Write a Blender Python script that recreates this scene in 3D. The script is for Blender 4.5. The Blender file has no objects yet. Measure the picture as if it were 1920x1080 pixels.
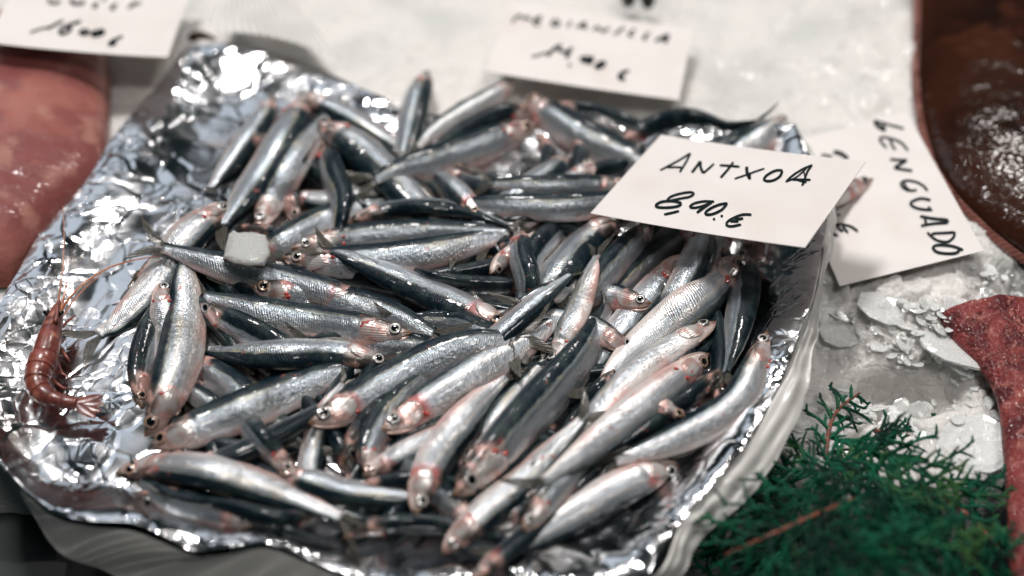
import bpy, math, random
import numpy as np
from mathutils import Vector, noise as mnoise

R = math.radians
random.seed(7)
rng = np.random.default_rng(7)
scene = bpy.context.scene
COL = scene.collection

# ------------------------------------------------------------ camera
PITCH = R(46); FPX = 2400.0; CH = 0.577          # FPX: focal length in pixels of the 1920 px wide photograph
cam_d = bpy.data.cameras.new("camera")
cam = bpy.data.objects.new("camera", cam_d); COL.objects.link(cam)
cam.location = (0, 0, CH)
cam.rotation_euler = (math.pi/2 - PITCH, 0, 0)
cam_d.sensor_width = 36; cam_d.lens = 36*FPX/1920
cam_d.clip_start = 0.02; cam_d.clip_end = 50
cam_d.dof.use_dof = True
cam_d.dof.focus_distance = 0.758
cam_d.dof.aperture_fstop = 2.0
scene.camera = cam
CAM = np.array([0, 0, CH]); FW = np.array([0, math.cos(PITCH), -math.sin(PITCH)])
UP = np.array([0, math.sin(PITCH), math.cos(PITCH)])

# ------------------------------------------------------------ world, lamps and front fill (an indoor fish counter)
world = bpy.data.worlds.new("World"); scene.world = world; world.use_nodes = True
wb = world.node_tree.nodes['Background']
wb.inputs[0].default_value = (0.42, 0.74, 0.82, 1); wb.inputs[1].default_value = 0.026
scene.view_settings.view_transform = 'Standard'; scene.view_settings.look = 'None'
scene.view_settings.exposure = 0.0; scene.view_settings.gamma = 1.0

def area(name, loc, target, sx, sy, power, color):
    l = bpy.data.lights.new(name, 'AREA'); l.shape = 'RECTANGLE'; l.size = sx; l.size_y = sy
    l.energy = power; l.color = color
    o = bpy.data.objects.new(name, l); COL.objects.link(o); o.location = loc
    o.rotation_euler = (Vector(target)-Vector(loc)).to_track_quat('-Z', 'Y').to_euler()
    return o
def bulb(name, loc, radius, power, color):
    l = bpy.data.lights.new(name, 'POINT'); l.shadow_soft_size = radius; l.energy = power; l.color = color
    o = bpy.data.objects.new(name, l); COL.objects.link(o); o.location = loc
    return o
area('lamp_or_fill_panel', (-0.36, 1.22, 1.95), (0, .6, 0), 0.44, 0.26, 36, (1, .965, .945))
area('lamp_or_fill_panel', (0.60, 1.85, 1.40), (0, .6, 0), 0.30, 0.14, 8, (1, .94, .90))
area('daylight_window', (-1.3, 2.4, 1.7), (0, .6, 0), 1.7, 0.9, 4.6, (.82, .90, 1))
area('lamp_or_fill_panel', (0.45, -0.2, 1.9), (0, .6, 0), 0.5, 0.3, 13, (1, .96, .93))  # added fill light from the front, brightens the paper and near ice
for x, y, z in ((-.25, 1.5, 1.35), (.15, 1.7, 1.2), (.75, 1.45, 1.25), (-.9, 1.4, 1.2), (.35, 1.25, 1.7)):
    bulb('spot_bulb', (x, y, z), .014, 1.6, (1, .95, .90))

# ------------------------------------------------------------ helpers
def ray(px, py):
    return FW + np.array([1., 0, 0])*(px-960)/FPX + UP*(540-py)/FPX
def at(px, py, z):
    r = ray(px, py)
    return CAM + r*((z-CH)/r[2])

def catmull(P, n):
    P = np.asarray(P, float)
    if len(P) == 2: P = np.array([P[0], (P[0]+P[1])/2, P[1]])
    Q = np.vstack([2*P[0]-P[1], P, 2*P[-1]-P[-2]])
    seg = len(P)-1; out = []
    for t in np.linspace(0, seg-1e-9, n):
        i = int(t); f = t-i; a, b, c, d = Q[i:i+4]
        out.append(.5*((2*b)+(-a+c)*f+(2*a-5*b+4*c-d)*f*f+(-a+3*b-3*c+d)*f**3))
    return np.array(out)
def resample(P, n):
    d = np.r_[0, np.cumsum(np.linalg.norm(np.diff(P, axis=0), axis=1))]
    s = np.linspace(0, d[-1], n)
    return np.stack([np.interp(s, d, P[:, k]) for k in range(P.shape[1])], 1)
def norm(v):
    return v/(np.linalg.norm(v, axis=-1, keepdims=True)+1e-12)
def sstep(x, a, b):
    t = np.clip((x-a)/(b-a), 0, 1); return t*t*(3-2*t)

def mesh(name, V, F, mats, parent=None, origin=None, uv=None, smooth=True, midx=None):
    V = np.asarray(V, float)
    if origin is not None: V = V-np.asarray(origin)
    me = bpy.data.meshes.new(name)
    me.from_pydata(V.tolist(), [], F if isinstance(F, list) else F.tolist())
    if not isinstance(mats, (list, tuple)): mats = [mats]
    for m in mats: me.materials.append(m)
    if smooth: me.polygons.foreach_set('use_smooth', [True]*len(me.polygons))
    if midx is not None: me.polygons.foreach_set('material_index', midx)
    if uv is not None:
        l = me.uv_layers.new(name='UVMap')
        vi = np.empty(len(me.loops), dtype=np.int32); me.loops.foreach_get('vertex_index', vi)
        l.data.foreach_set('uv', np.asarray(uv, float)[vi].ravel())
    me.update()
    o = bpy.data.objects.new(name, me); COL.objects.link(o)
    if parent is not None: o.parent = parent
    elif origin is not None: o.location = origin
    return o
def tag(o, label=None, cat=None, group=None, kind=None):
    if label: o['label'] = label
    if cat: o['category'] = cat
    if group: o['group'] = group
    if kind: o['kind'] = kind
    return o
def thing(name, label, cat, loc, group=None):
    o = bpy.data.objects.new(name, None); COL.objects.link(o); o.location = loc
    o.empty_display_size = .01
    return tag(o, label, cat, group)
def grid_faces(nu, nv, wrap=False):
    i = np.arange(nu-1)[:, None]; j = np.arange(nv if wrap else nv-1)[None, :]
    jn = (j+1) % nv
    return np.stack([i*nv+j, i*nv+jn, (i+1)*nv+jn, (i+1)*nv+j], -1).reshape(-1, 4).tolist()
def tube(P, rad, k=8, cap=True):
    """swept tube; rad scalar or per point; returns V, F"""
    P = np.asarray(P, float); n = len(P)
    rad = np.broadcast_to(rad, (n,))
    T = norm(np.gradient(P, axis=0))
    ref = np.array([0, 0, 1.]) if abs(T[0][2]) < .9 else np.array([1., 0, 0])
    A = norm(np.cross(T, ref)); B = np.cross(T, A)
    a = np.arange(k)*2*math.pi/k
    V = P[:, None]+rad[:, None, None]*(np.cos(a)[None, :, None]*A[:, None]+np.sin(a)[None, :, None]*B[:, None])
    F = grid_faces(n, k, True)
    if cap: F += [list(range(k))[::-1], list(range((n-1)*k, n*k))]
    return V.reshape(-1, 3), F
class Bag:
    def __init__(s): s.V = []; s.F = []; s.n = 0; s.M = []
    def add(s, V, F, m=0):
        V = np.asarray(V); s.V.append(V); s.F += [[i+s.n for i in f] for f in F]; s.M += [m]*len(F); s.n += len(V)
    def build(s, name, mats, parent=None, origin=None, **k):
        return mesh(name, np.vstack(s.V), s.F, mats, parent, origin, midx=s.M, **k)

# numpy value noise (smooth), tiled-free
_perm = rng.random((256, 256))
def vnoise(x, y):
    xi = np.floor(x).astype(int); yi = np.floor(y).astype(int); fx = x-xi; fy = y-yi
    fx = fx*fx*(3-2*fx); fy = fy*fy*(3-2*fy)
    g = lambda a, b: _perm[a % 256, b % 256]
    return (g(xi, yi)*(1-fx)+g(xi+1, yi)*fx)*(1-fy)+(g(xi, yi+1)*(1-fx)+g(xi+1, yi+1)*fx)*fy
def fbm(x, y, o=4):
    s = 0; a = .5
    for k in range(o):
        s = s+a*(vnoise(x*2**k+17*k, y*2**k+31*k)-.5); a *= .5
    return s
_jit = rng.random((64, 64, 6))
def cells(x, y):
    """nearest jittered seed: returns id-random vector and offset to the seed"""
    xi = np.floor(x).astype(int); yi = np.floor(y).astype(int)
    best = np.full(x.shape, 1e9); second = best.copy(); R_ = np.zeros(x.shape+(6,)); D = np.zeros(x.shape+(2,))
    for a in (-1, 0, 1):
        for b in (-1, 0, 1):
            j = _jit[(xi+a) % 64, (yi+b) % 64]
            dx = x-(xi+a+j[..., 0]); dy = y-(yi+b+j[..., 1]); d = dx*dx+dy*dy
            m = d < best
            second = np.where(m, best, np.minimum(second, d))
            best = np.where(m, d, best); R_[m] = j[m]; D[m] = np.stack([dx, dy], -1)[m]
    return R_, D, np.sqrt(second)-np.sqrt(best)

# ------------------------------------------------------------ material helpers
class NT:
    def __init__(s, name):
        s.m = bpy.data.materials.new(name); s.m.use_nodes = True; s.t = s.m.node_tree
        s.b = s.t.nodes['Principled BSDF']; s.out = s.t.nodes['Material Output']
    def n(s, ty, **k):
        nd = s.t.nodes.new(ty)
        for a, v in k.items():
            if a.startswith('_'): setattr(nd, a[1:], v)
        return nd
    def set(s, sock, v):
        if hasattr(v, 'is_output') or isinstance(v, bpy.types.NodeSocket): s.t.links.new(v, sock)
        else: sock.default_value = v
    def math(s, op, a, b=0., c=0., clamp=False):
        nd = s.t.nodes.new('ShaderNodeMath'); nd.operation = op; nd.use_clamp = clamp
        s.set(nd.inputs[0], a); s.set(nd.inputs[1], b); s.set(nd.inputs[2], c); return nd.outputs[0]
    def step(s, x, a, b, lo=0., hi=1.):
        nd = s.t.nodes.new('ShaderNodeMapRange'); nd.interpolation_type = 'SMOOTHSTEP'
        s.set(nd.inputs[0], x); nd.inputs[1].default_value = a; nd.inputs[2].default_value = b
        nd.inputs[3].default_value = lo; nd.inputs[4].default_value = hi; return nd.outputs[0]
    def mix(s, f, a, b):
        nd = s.t.nodes.new('ShaderNodeMix'); nd.data_type = 'RGBA'
        s.set(nd.inputs[0], f)
        for i, v in ((6, a), (7, b)):
            if isinstance(v, tuple) and len(v) == 3: v = (*v, 1)
            s.set(nd.inputs[i], v)
        return nd.outputs[2]
    def noise(s, vec, scale, detail=3, rough=.5, dist=0.):
        nd = s.t.nodes.new('ShaderNodeTexNoise'); s.set(nd.inputs['Vector'], vec)
        nd.inputs['Scale'].default_value = scale; nd.inputs['Detail'].default_value = detail
        nd.inputs['Roughness'].default_value = rough; nd.inputs['Distortion'].default_value = dist
        return nd.outputs[0]
    def voro(s, vec, scale, feature='F1'):
        nd = s.t.nodes.new('ShaderNodeTexVoronoi'); nd.feature = feature; s.set(nd.inputs['Vector'], vec)
        nd.inputs['Scale'].default_value = scale; return nd.outputs['Distance']
    def comb(s, x, y, z=0.):
        nd = s.t.nodes.new('ShaderNodeCombineXYZ'); s.set(nd.inputs[0], x); s.set(nd.inputs[1], y); s.set(nd.inputs[2], z); return nd.outputs[0]
    def bump(s, h, strength, dist, normal=None):
        nd = s.t.nodes.new('ShaderNodeBump'); s.set(nd.inputs['Height'], h)
        nd.inputs['Strength'].default_value = strength; nd.inputs['Distance'].default_value = dist
        if normal is not None: s.set(nd.inputs['Normal'], normal)
        return nd.outputs[0]
    def P(s, **k):
        for a, v in k.items():
            key = {'color': 'Base Color', 'metal': 'Metallic', 'rough': 'Roughness', 'normal': 'Normal', 'coat': 'Coat Weight',
                   'coatr': 'Coat Roughness', 'sss': 'Subsurface Weight', 'sssr': 'Subsurface Radius', 'ssss': 'Subsurface Scale',
                   'alpha': 'Alpha', 'trans': 'Transmission Weight', 'ior': 'IOR', 'spec': 'Specular IOR Level', 'coatn': 'Coat Normal',
                   'sheen': 'Sheen Weight'}[a]
            if isinstance(v, tuple) and len(v) == 3 and a == 'color': v = (*v, 1)
            s.set(s.b.inputs[key], v)
        return s.m

def mat_simple(name, color, rough=.5, **k):
    return NT(name).P(color=color, rough=rough, **k)

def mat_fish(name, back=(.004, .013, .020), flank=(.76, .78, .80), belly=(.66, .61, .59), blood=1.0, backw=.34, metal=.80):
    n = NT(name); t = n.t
    uvn = n.n('ShaderNodeUVMap'); uvn.uv_map = 'UVMap'
    sep = n.n('ShaderNodeSeparateXYZ'); t.links.new(uvn.outputs[0], sep.inputs[0]); u, v = sep.outputs[0], sep.outputs[1]
    tc = n.n('ShaderNodeTexCoord'); obj = tc.outputs['Object']
    oi = n.n('ShaderNodeObjectInfo'); rnd = oi.outputs['Random']
    shift = n.math('MULTIPLY', rnd, 37.)
    uvr = n.comb(n.math('ADD', n.math('MULTIPLY', u, 8.), shift), n.math('MULTIPLY', v, 3.), 0.)
    lo = n.noise(uvr, 1.0, 3)
    fine = n.noise(obj, 900, 2); midn = n.noise(obj, 240, 3)
    vv = n.math('ADD', v, n.math('MULTIPLY', n.math('SUBTRACT', lo, .5), .10))
    vv = n.math('ADD', vv, n.math('MULTIPLY', n.math('SUBTRACT', midn, .5), .06))
    # myomere ticks: fine slanted strokes down the flank
    ph = n.math('ADD', n.math('MULTIPLY', u, 600.), n.math('MULTIPLY', n.math('ABSOLUTE', n.math('SUBTRACT', v, .45)), 55.))
    ph = n.math('ADD', ph, n.math('MULTIPLY', midn, 5.))
    tick = n.math('SINE', ph)
    tickm = n.step(tick, .15, .95)
    body_m = n.step(u, .20, .27)
    # colours down the side
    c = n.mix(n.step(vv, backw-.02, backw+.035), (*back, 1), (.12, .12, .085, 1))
    c = n.mix(n.step(vv, backw+.015, backw+.07), c, (.24, .29, .33, 1))
    c = n.mix(n.step(vv, backw+.06, backw+.16), c, (*flank, 1))
    band = n.math('MULTIPLY', n.step(vv, .44, .50), n.step(vv, .66, .58))
    c = n.mix(n.math('MULTIPLY', band, .50), c, (.25, .32, .40, 1))
    c = n.mix(n.step(vv, .70, .82), c, (*belly, 1))
    streak = n.noise(n.comb(n.math('MULTIPLY', u, 9.), n.math('MULTIPLY', v, 60.), shift), 1., 2)
    c = n.mix(n.math('MULTIPLY', n.step(streak, .46, .70), .42), c, (.17, .20, .22, 1))
    str2 = n.noise(n.comb(n.math('MULTIPLY', u, 5.), n.math('MULTIPLY', v, 24.), n.math('ADD', shift, 9.)), 1., 3)
    c = n.mix(n.math('MULTIPLY', n.step(str2, .52, .66), .45), c, (.46, .47, .40, 1))
    c = n.mix(n.math('MULTIPLY', n.step(str2, .46, .34), .40), c, (.42, .50, .60, 1))
    c = n.mix(n.math('MULTIPLY', n.math('MULTIPLY', tickm, n.math('MULTIPLY', body_m, n.step(lo, .42, .6))), .22), c, (.07, .09, .11, 1))
    # iridescent patches
    ir = n.math('MULTIPLY', n.step(n.noise(obj, 60, 2), .52, .66), n.math('MULTIPLY', n.step(vv, backw, .36), n.step(vv, .50, .42)))
    c = n.mix(n.math('MULTIPLY', ir, .35), c, (.62, .52, .33, 1))
    lost = n.math('MULTIPLY', n.step(n.noise(obj, 34, 4, .65), .56, .64), n.step(vv, .30, .40))
    c = n.mix(n.math('MULTIPLY', lost, .40), c, (.33, .30, .28, 1))
    c = n.mix(n.math('MULTIPLY', rnd, .28), c, (.30, .33, .36, 1)) if backw < .5 else c
    bk = n.mix(n.step(n.noise(obj, 90, 3), .45, .65), (*back, 1), (.020, .034, .036, 1))
    c = n.mix(n.step(vv, backw+.02, backw-.02), c, bk)
    # head
    head = n.step(u, .225, .17)
    hc = n.mix(n.step(v, .22, .34), (.05, .045, .04, 1), (.60, .50, .46, 1))
    hc = n.mix(n.step(n.noise(obj, 120, 3), .46, .62), hc, (.50, .30, .26, 1))
    hc = n.mix(n.step(v, .62, .8), hc, (.66, .58, .55, 1))
    hc = n.mix(n.step(u, .05, .012), hc, (.16, .09, .05, 1))
    c = n.mix(head, c, hc)
    # blood round the gills and in specks
    bn = n.step(n.math('ADD', n.noise(obj, 85, 3, .6), n.math('MULTIPLY', n.math('SUBTRACT', rnd, .5), .26)), .52, .66)
    gill = n.math('MULTIPLY', n.step(u, .11, .16), n.step(u, .26, .20))
    gill = n.math('MULTIPLY', gill, n.step(v, .22, .34))
    blm = n.math('MULTIPLY', n.math('MULTIPLY', bn, gill), .62*blood)
    c = n.mix(blm, c, (.42, .045, .035, 1))
    sp = n.math('MULTIPLY', n.step(n.noise(obj, 150, 3, .6), .665, .71), .55*blood)
    c = n.mix(sp, c, (.34, .10, .07, 1))
    pinkb = n.math('MULTIPLY', n.math('MULTIPLY', n.step(v, .60, .85), n.step(n.noise(obj, 45, 2), .42, .62)), .5*blood)
    c = n.mix(pinkb, c, (.58, .28, .24, 1))
    met = n.math('MULTIPLY', n.math('MULTIPLY', n.step(vv, backw, backw+.08), n.step(vv, .86, .70)), metal)
    met = n.math('MULTIPLY', met, n.math('SUBTRACT', 1., n.math('MULTIPLY', head, .55)))
    met = n.math('MULTIPLY', met, n.math('SUBTRACT', 1., blm))
    rg = n.math('ADD', .25, n.math('MULTIPLY', n.noise(obj, 300, 2), .20))
    h = n.math('ADD', n.math('MULTIPLY', n.math('MULTIPLY', tick, body_m), .10), n.math('MULTIPLY', midn, 1.1))
    h = n.math('ADD', h, n.math('MULTIPLY', fine, .5))
    nb = n.bump(h, .8, .0008)
    wet = n.bump(n.noise(obj, 170, 3), .35, .0008)
    return n.P(color=c, metal=met, rough=rg, normal=nb, coat=.42, coatr=.06, coatn=wet, sss=0.0, spec=n.step(vv, backw-.05, backw+.06, .18, .5))

M = {}
M['fish'] = mat_fish('anchovy_skin')
M['fish_pale'] = mat_fish('anchovy_skin_pale', flank=(.80, .77, .75), belly=(.70, .62, .58), blood=1.25, backw=.27, metal=.62)
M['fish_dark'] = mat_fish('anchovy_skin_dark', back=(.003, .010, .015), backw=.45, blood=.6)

def mat_eye():
    n = NT('anchovy_iris'); t = n.t
    uvn = n.n('ShaderNodeUVMap'); uvn.uv_map = 'UVMap'
    sep = n.n('ShaderNodeSeparateXYZ'); t.links.new(uvn.outputs[0], sep.inputs[0]); r = sep.outputs[0]
    tc = n.n('ShaderNodeTexCoord'); nz = n.noise(tc.outputs['Object'], 700, 2)
    oi = n.n('ShaderNodeObjectInfo'); rd = oi.outputs['Random']
    ring = n.mix(n.step(rd, .55, .75), (.58, .59, .57, 1), (.44, .27, .19, 1)); ring = n.mix(n.step(rd, .20, .10), ring, (.30, .31, .31, 1))
    c = n.mix(n.step(r, .50, .66), (.42, .30, .20, 1), ring)
    c = n.mix(n.math('MULTIPLY', n.step(nz, .5, .65), .4), c, (.60, .38, .30, 1))
    c = n.mix(n.step(r, .78, .90), c, (.04, .04, .045, 1))
    return n.P(color=c, metal=.25, rough=.22, coat=1., coatr=.03)
M['iris'] = mat_eye()
M['pupil'] = mat_simple('anchovy_pupil', (.003, .004, .005), .08, coat=1., coatr=.02)
def mat_gill():
    n = NT('anchovy_gill_cover'); tc = n.n('ShaderNodeTexCoord'); o = tc.outputs['Object']
    uvn = n.n('ShaderNodeUVMap'); uvn.uv_map = 'UVMap'
    sep = n.n('ShaderNodeSeparateXYZ'); n.t.links.new(uvn.outputs[0], sep.inputs[0]); s, q = sep.outputs[0], sep.outputs[1]
    c = n.mix(n.step(n.noise(o, 110, 3), .42, .62), (.66, .62, .60, 1), (.60, .37, .33, 1))
    c = n.mix(n.math('MULTIPLY', n.step(q, .30, .08), .8), c, (.09, .07, .06, 1))
    c = n.mix(n.math('MULTIPLY', n.math('MULTIPLY', n.step(s, .80, .97), n.step(n.noise(o, 90, 2), .52, .64)), .5), c, (.40, .08, .06, 1))
    rays = n.math('SINE', n.math('MULTIPLY', q, 60.))
    nb = n.bump(n.math('ADD', n.math('MULTIPLY', rays, .15), n.noise(o, 260, 3)), .5, .0007)
    return n.P(color=c, metal=.42, rough=.27, normal=nb, coat=.7, coatr=.06)
M['gill'] = mat_gill()
M['jaw'] = mat_simple('anchovy_jaw', (.50, .36, .31), .3, metal=.25, coat=.6, coatr=.08)
M['meat'] = mat_simple('gill_flesh', (.46, .06, .045), .3, coat=.8, coatr=.05)
def mat_fin():
    n = NT('anchovy_fin'); uvn = n.n('ShaderNodeUVMap'); uvn.uv_map = 'UVMap'
    sep = n.n('ShaderNodeSeparateXYZ'); n.t.links.new(uvn.outputs[0], sep.inputs[0]); a, b = sep.outputs[0], sep.outputs[1]
    rays = n.math('SINE', n.math('MULTIPLY', a, 120.))
    c = n.mix(n.step(rays, -.2, .8), (.20, .18, .14, 1), (.05, .048, .042, 1))
    c = n.mix(n.step(n.noise(n.comb(a, b), 9, 2), .5, .62), c, (.035, .04, .04, 1))
    al = n.step(rays, -.9, .4, .5, .95)
    return n.P(color=c, rough=.28, metal=.15, alpha=al, normal=n.bump(rays, .6, .0004), coat=.6, coatr=.06)
M['fin'] = mat_fin()

def mat_foil():
    n = NT('aluminium_foil'); tc = n.n('ShaderNodeTexCoord'); o = tc.outputs['Object']
    wv = n.n('ShaderNodeVectorMath'); wv.operation = 'ADD'; nd = n.n('ShaderNodeTexNoise'); nd.inputs['Scale'].default_value = 26
    n.t.links.new(o, nd.inputs['Vector']); sc = n.n('ShaderNodeVectorMath'); sc.operation = 'SCALE'; sc.inputs['Scale'].default_value = .03
    n.t.links.new(nd.outputs[1], sc.inputs[0]); n.t.links.new(o, wv.inputs[0]); n.t.links.new(sc.outputs[0], wv.inputs[1])
    cr = n.math('MINIMUM', n.voro(wv.outputs[0], 34, 'DISTANCE_TO_EDGE'), .10)
    cr2 = n.math('MINIMUM', n.voro(wv.outputs[0], 95, 'DISTANCE_TO_EDGE'), .12)
    h = n.math('ADD', n.math('MULTIPLY', cr, 5.), n.math('MULTIPLY', n.math('MULTIPLY', cr2, 2.), n.step(n.noise(o, 16, 2), .45, .6)))
    h = n.math('ADD', h, n.math('MULTIPLY', n.noise(o, 60, 1, .4, .2), .22))
    dirt = n.step(n.noise(o, 22, 3), .50, .68)
    c = n.mix(n.math('MULTIPLY', dirt, .55), (.60, .61, .63, 1), (.34, .29, .26, 1))
    return n.P(color=c, metal=1., rough=n.step(n.noise(o, 40, 2), .35, .65, .10, .22), normal=n.bump(h, .36, .0020))
M['foil'] = mat_foil()
def mat_paper(name, col, ribs=0.):
    n = NT(name); tc = n.n('ShaderNodeTexCoord'); o = tc.outputs['Object']
    c = n.mix(n.step(n.noise(o, 18, 3), .4, .65), (*col, 1), tuple(x*.86 for x in col)+(1,))
    return n.P(color=c, rough=.38, coat=.35, coatr=.2, normal=n.bump(n.noise(o, 60, 3), .25, .002))
M['paper'] = mat_paper('backing_paper', (.66, .65, .62))
def mat_card():
    n = NT('card_stock'); tc = n.n('ShaderNodeTexCoord'); o = tc.outputs['Object']
    c = n.mix(n.step(n.noise(o, 25, 3), .35, .7), (.70, .662, .642, 1), (.67, .625, .605, 1))
    c = n.mix(n.math('MULTIPLY', n.step(n.noise(o, 14, 2), .60, .72), .35), c, (.62, .54, .45, 1))
    return n.P(color=c, rough=.5, normal=n.bump(n.noise(o, 1500, 2), .12, .0002), coat=.1, coatr=.3)
M['card'] = mat_card()
M['ink'] = mat_simple('marker_ink', (.004, .010, .012), .5, spec=.1)

def mat_ice(name='crushed_ice', col=(.68, .66, .635)):
    n = NT(name); tc = n.n('ShaderNodeTexCoord'); o = tc.outputs['Object']
    c = n.mix(n.step(n.noise(o, 22, 4), .38, .66), (*col, 1), (.56, .56, .54, 1))
    c = n.mix(n.step(n.noise(o, 9, 3), .45, .62), c, (.68, .655, .63, 1))
    wv = n.n('ShaderNodeVectorMath'); wv.operation = 'ADD'; nd = n.n('ShaderNodeTexNoise'); nd.inputs['Scale'].default_value = 40
    n.t.links.new(o, nd.inputs['Vector']); sc = n.n('ShaderNodeVectorMath'); sc.operation = 'SCALE'; sc.inputs['Scale'].default_value = .03
    n.t.links.new(nd.outputs[1], sc.inputs[0]); n.t.links.new(o, wv.inputs[0]); n.t.links.new(sc.outputs[0], wv.inputs[1])
    e1 = n.math('MINIMUM', n.voro(wv.outputs[0], 62, 'DISTANCE_TO_EDGE'), .09)
    c = n.mix(n.math('MULTIPLY', n.math('MULTIPLY', n.step(e1, .035, .0), n.step(n.noise(o, 30, 2), .46, .60)), .38), c, (.32, .33, .32, 1))
    h = n.math('ADD', n.math('MULTIPLY', n.noise(o, 90, 4, .6), 1.), n.math('MULTIPLY', n.voro(o, 420, 'SMOOTH_F1'), .35))
    h = n.math('ADD', h, n.math('MULTIPLY', e1, 3.))
    rg = n.step(n.noise(o, 130, 3), .4, .62, .28, .55)
    return n.P(color=c, rough=rg, normal=n.bump(h, .55, .003), sss=.6, sssr=(.9, 1., .95), ssss=.010, coat=.15, coatr=.08, ior=1.31)
M['ice'] = mat_ice()
def mat_clear(name, col, trans):
    n = NT(name); tc = n.n('ShaderNodeTexCoord'); o = tc.outputs['Object']
    return n.P(color=(*col, 1), rough=n.step(n.noise(o, 200, 3), .4, .6, .08, .35), trans=trans, ior=1.31,
               normal=n.bump(n.noise(o, 160, 4, .6), .5, .002), coat=.5, coatr=.04)
M['ice_clear'] = mat_clear('clear_ice', (.90, .915, .90), .40)

def mat_piece():
    n = NT('melting_ice'); tc = n.n('ShaderNodeTexCoord'); o = tc.outputs['Object']
    return n.P(color=(.62, .63, .61, 1), rough=.4, trans=.35, ior=1.2, sss=.3, ssss=.008, coat=.3, coatr=.12, normal=n.bump(n.noise(o, 260, 4, .65), .7, .0015))
M['ice_piece'] = mat_piece()
def mat_bigfish(name, a, b, c3, scale, rough=.25, bs=.002, scalesz=400., sparkle=.4, coat=.6):
    n = NT(name); tc = n.n('ShaderNodeTexCoord'); o = tc.outputs['Object']
    c = n.mix(n.step(n.noise(o, scale, 4), .40, .62), (*a, 1), (*b, 1))
    c = n.mix(n.math('MULTIPLY', n.step(n.noise(o, scale*2.3, 3), .52, .66), .8), c, (*c3, 1))
    sc = n.voro(o, scalesz)
    h = n.math('ADD', n.math('MULTIPLY', sc, .6), n.math('MULTIPLY', n.noise(o, 60, 3), 2.))
    bn = n.bump(h, sparkle, bs)
    return n.P(color=c, rough=rough, normal=bn, coatn=bn, coat=coat, coatr=.07, spec=.15, sss=.04, sssr=(1., .3, .2), ssss=.004)
M['red_flesh'] = mat_bigfish('red_fish_skin', (.33, .125, .10), (.20, .062, .058), (.36, .17, .135), 16, .40, .0012, 300, .3, .3)
M['sole'] = mat_bigfish('brown_sole_skin', (.030, .010, .005), (.011, .004, .003), (.05, .015, .007), 10, .16, .0012, 300, .30, .30)
M['sole_fin'] = mat_bigfish('sole_fringe', (.20, .075, .06), (.12, .04, .03), (.32, .15, .12), 40, .4, .002, 300, .4, .3)
M['ray'] = mat_bigfish('rough_red_skin', (.22, .045, .042), (.09, .018, .020), (.34, .12, .10), 62, .42, .0026, 420, .8, .3)

def mat_shrimp():
    n = NT('prawn_shell'); tc = n.n('ShaderNodeTexCoord'); o = tc.outputs['Object']
    c = n.mix(n.step(n.noise(o, 70, 3), .40, .62), (.24, .062, .042, 1), (.12, .032, .026, 1))
    c = n.mix(n.step(n.noise(o, 120, 2), .58, .7), c, (.34, .13, .085, 1))
    return n.P(color=c, rough=.32, coat=.35, coatr=.12, sss=.3, sssr=(1., .35, .2), ssss=.003, normal=n.bump(n.noise(o, 200, 2), .3, .001))
M['shrimp'] = mat_shrimp()
M['antenna'] = mat_simple('prawn_antenna', (.50, .17, .08), .35, coat=.5)
def mat_leaf():
    n = NT('cypress_green'); tc = n.n('ShaderNodeTexCoord'); o = tc.outputs['Object']
    c = n.mix(n.step(n.noise(o, 55, 3), .38, .62), (.001, .024, .015, 1), (.002, .088, .043, 1))
    c = n.mix(n.step(n.noise(o, 28, 2), .60, .70), c, (.035, .10, .03, 1))
    return n.P(color=c, rough=.55, spec=.18, normal=n.bump(n.noise(o, 900, 2), .5, .0006))
M['leaf'] = mat_leaf()
def mat_bark():
    n = NT('cypress_bark'); tc = n.n('ShaderNodeTexCoord'); o = tc.outputs['Object']
    c = n.mix(n.step(n.noise(o, 300, 3), .40, .6), (.24, .060, .030, 1), (.11, .035, .02, 1))
    return n.P(color=c, rough=.5, normal=n.bump(n.noise(o, 500, 3), .8, .001), coat=.2)
M['bark'] = mat_bark()
M['counter'] = mat_simple('dark_counter', (.012, .016, .018), .3, coat=.3)
M['lump'] = mat_simple('black_shell', (.008, .011, .012), .35, coat=.4)

# ------------------------------------------------------------ cards: corner positions (top-left, top-right, bottom-right, bottom-left of the writing side)
CARDS = {
 'antxoa': np.array([[0.0992, 0.6638, 0.0351], [0.2147, 0.5946, 0.0717], [0.1639, 0.5128, 0.0772], [0.0484, 0.5821, 0.0406]]),
 'med': np.array([[-0.0006, 0.8477, 0.0178], [0.1377, 0.8182, 0.0136], [0.1185, 0.7276, 0.0149], [-0.0199, 0.7571, 0.019]]),
 'len': np.array([[0.2776, 0.7144, 0.0154], [0.2936, 0.5698, 0.0204], [0.2061, 0.5593, -0.0012], [0.1901, 0.7039, -0.0062]]),
 'tl': np.array([[-0.3726, 0.8648, 0.0396], [-0.2483, 0.8676, 0.0234], [-0.2437, 0.746, 0.0378], [-0.368, 0.7432, 0.0541]]),
}
def plane_of(C):
    n = norm(np.cross(C[1]-C[0], C[3]-C[0])); return n if n[2] > 0 else -n
def card_z(C, x, y):
    n = plane_of(C); return C[0][2]-(n[0]*(x-C[0][0])+n[1]*(y-C[0][1]))/n[2]
def card_st(C, x, y):
    e1 = (C[1]-C[0])[:2]; e2 = (C[3]-C[0])[:2]; det = e1[0]*e2[1]-e1[1]*e2[0]
    dx = x-C[0][0]; dy = y-C[0][1]
    return (dx*e2[1]-dy*e2[0])/det, (e1[0]*dy-e1[1]*dx)/det

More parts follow.
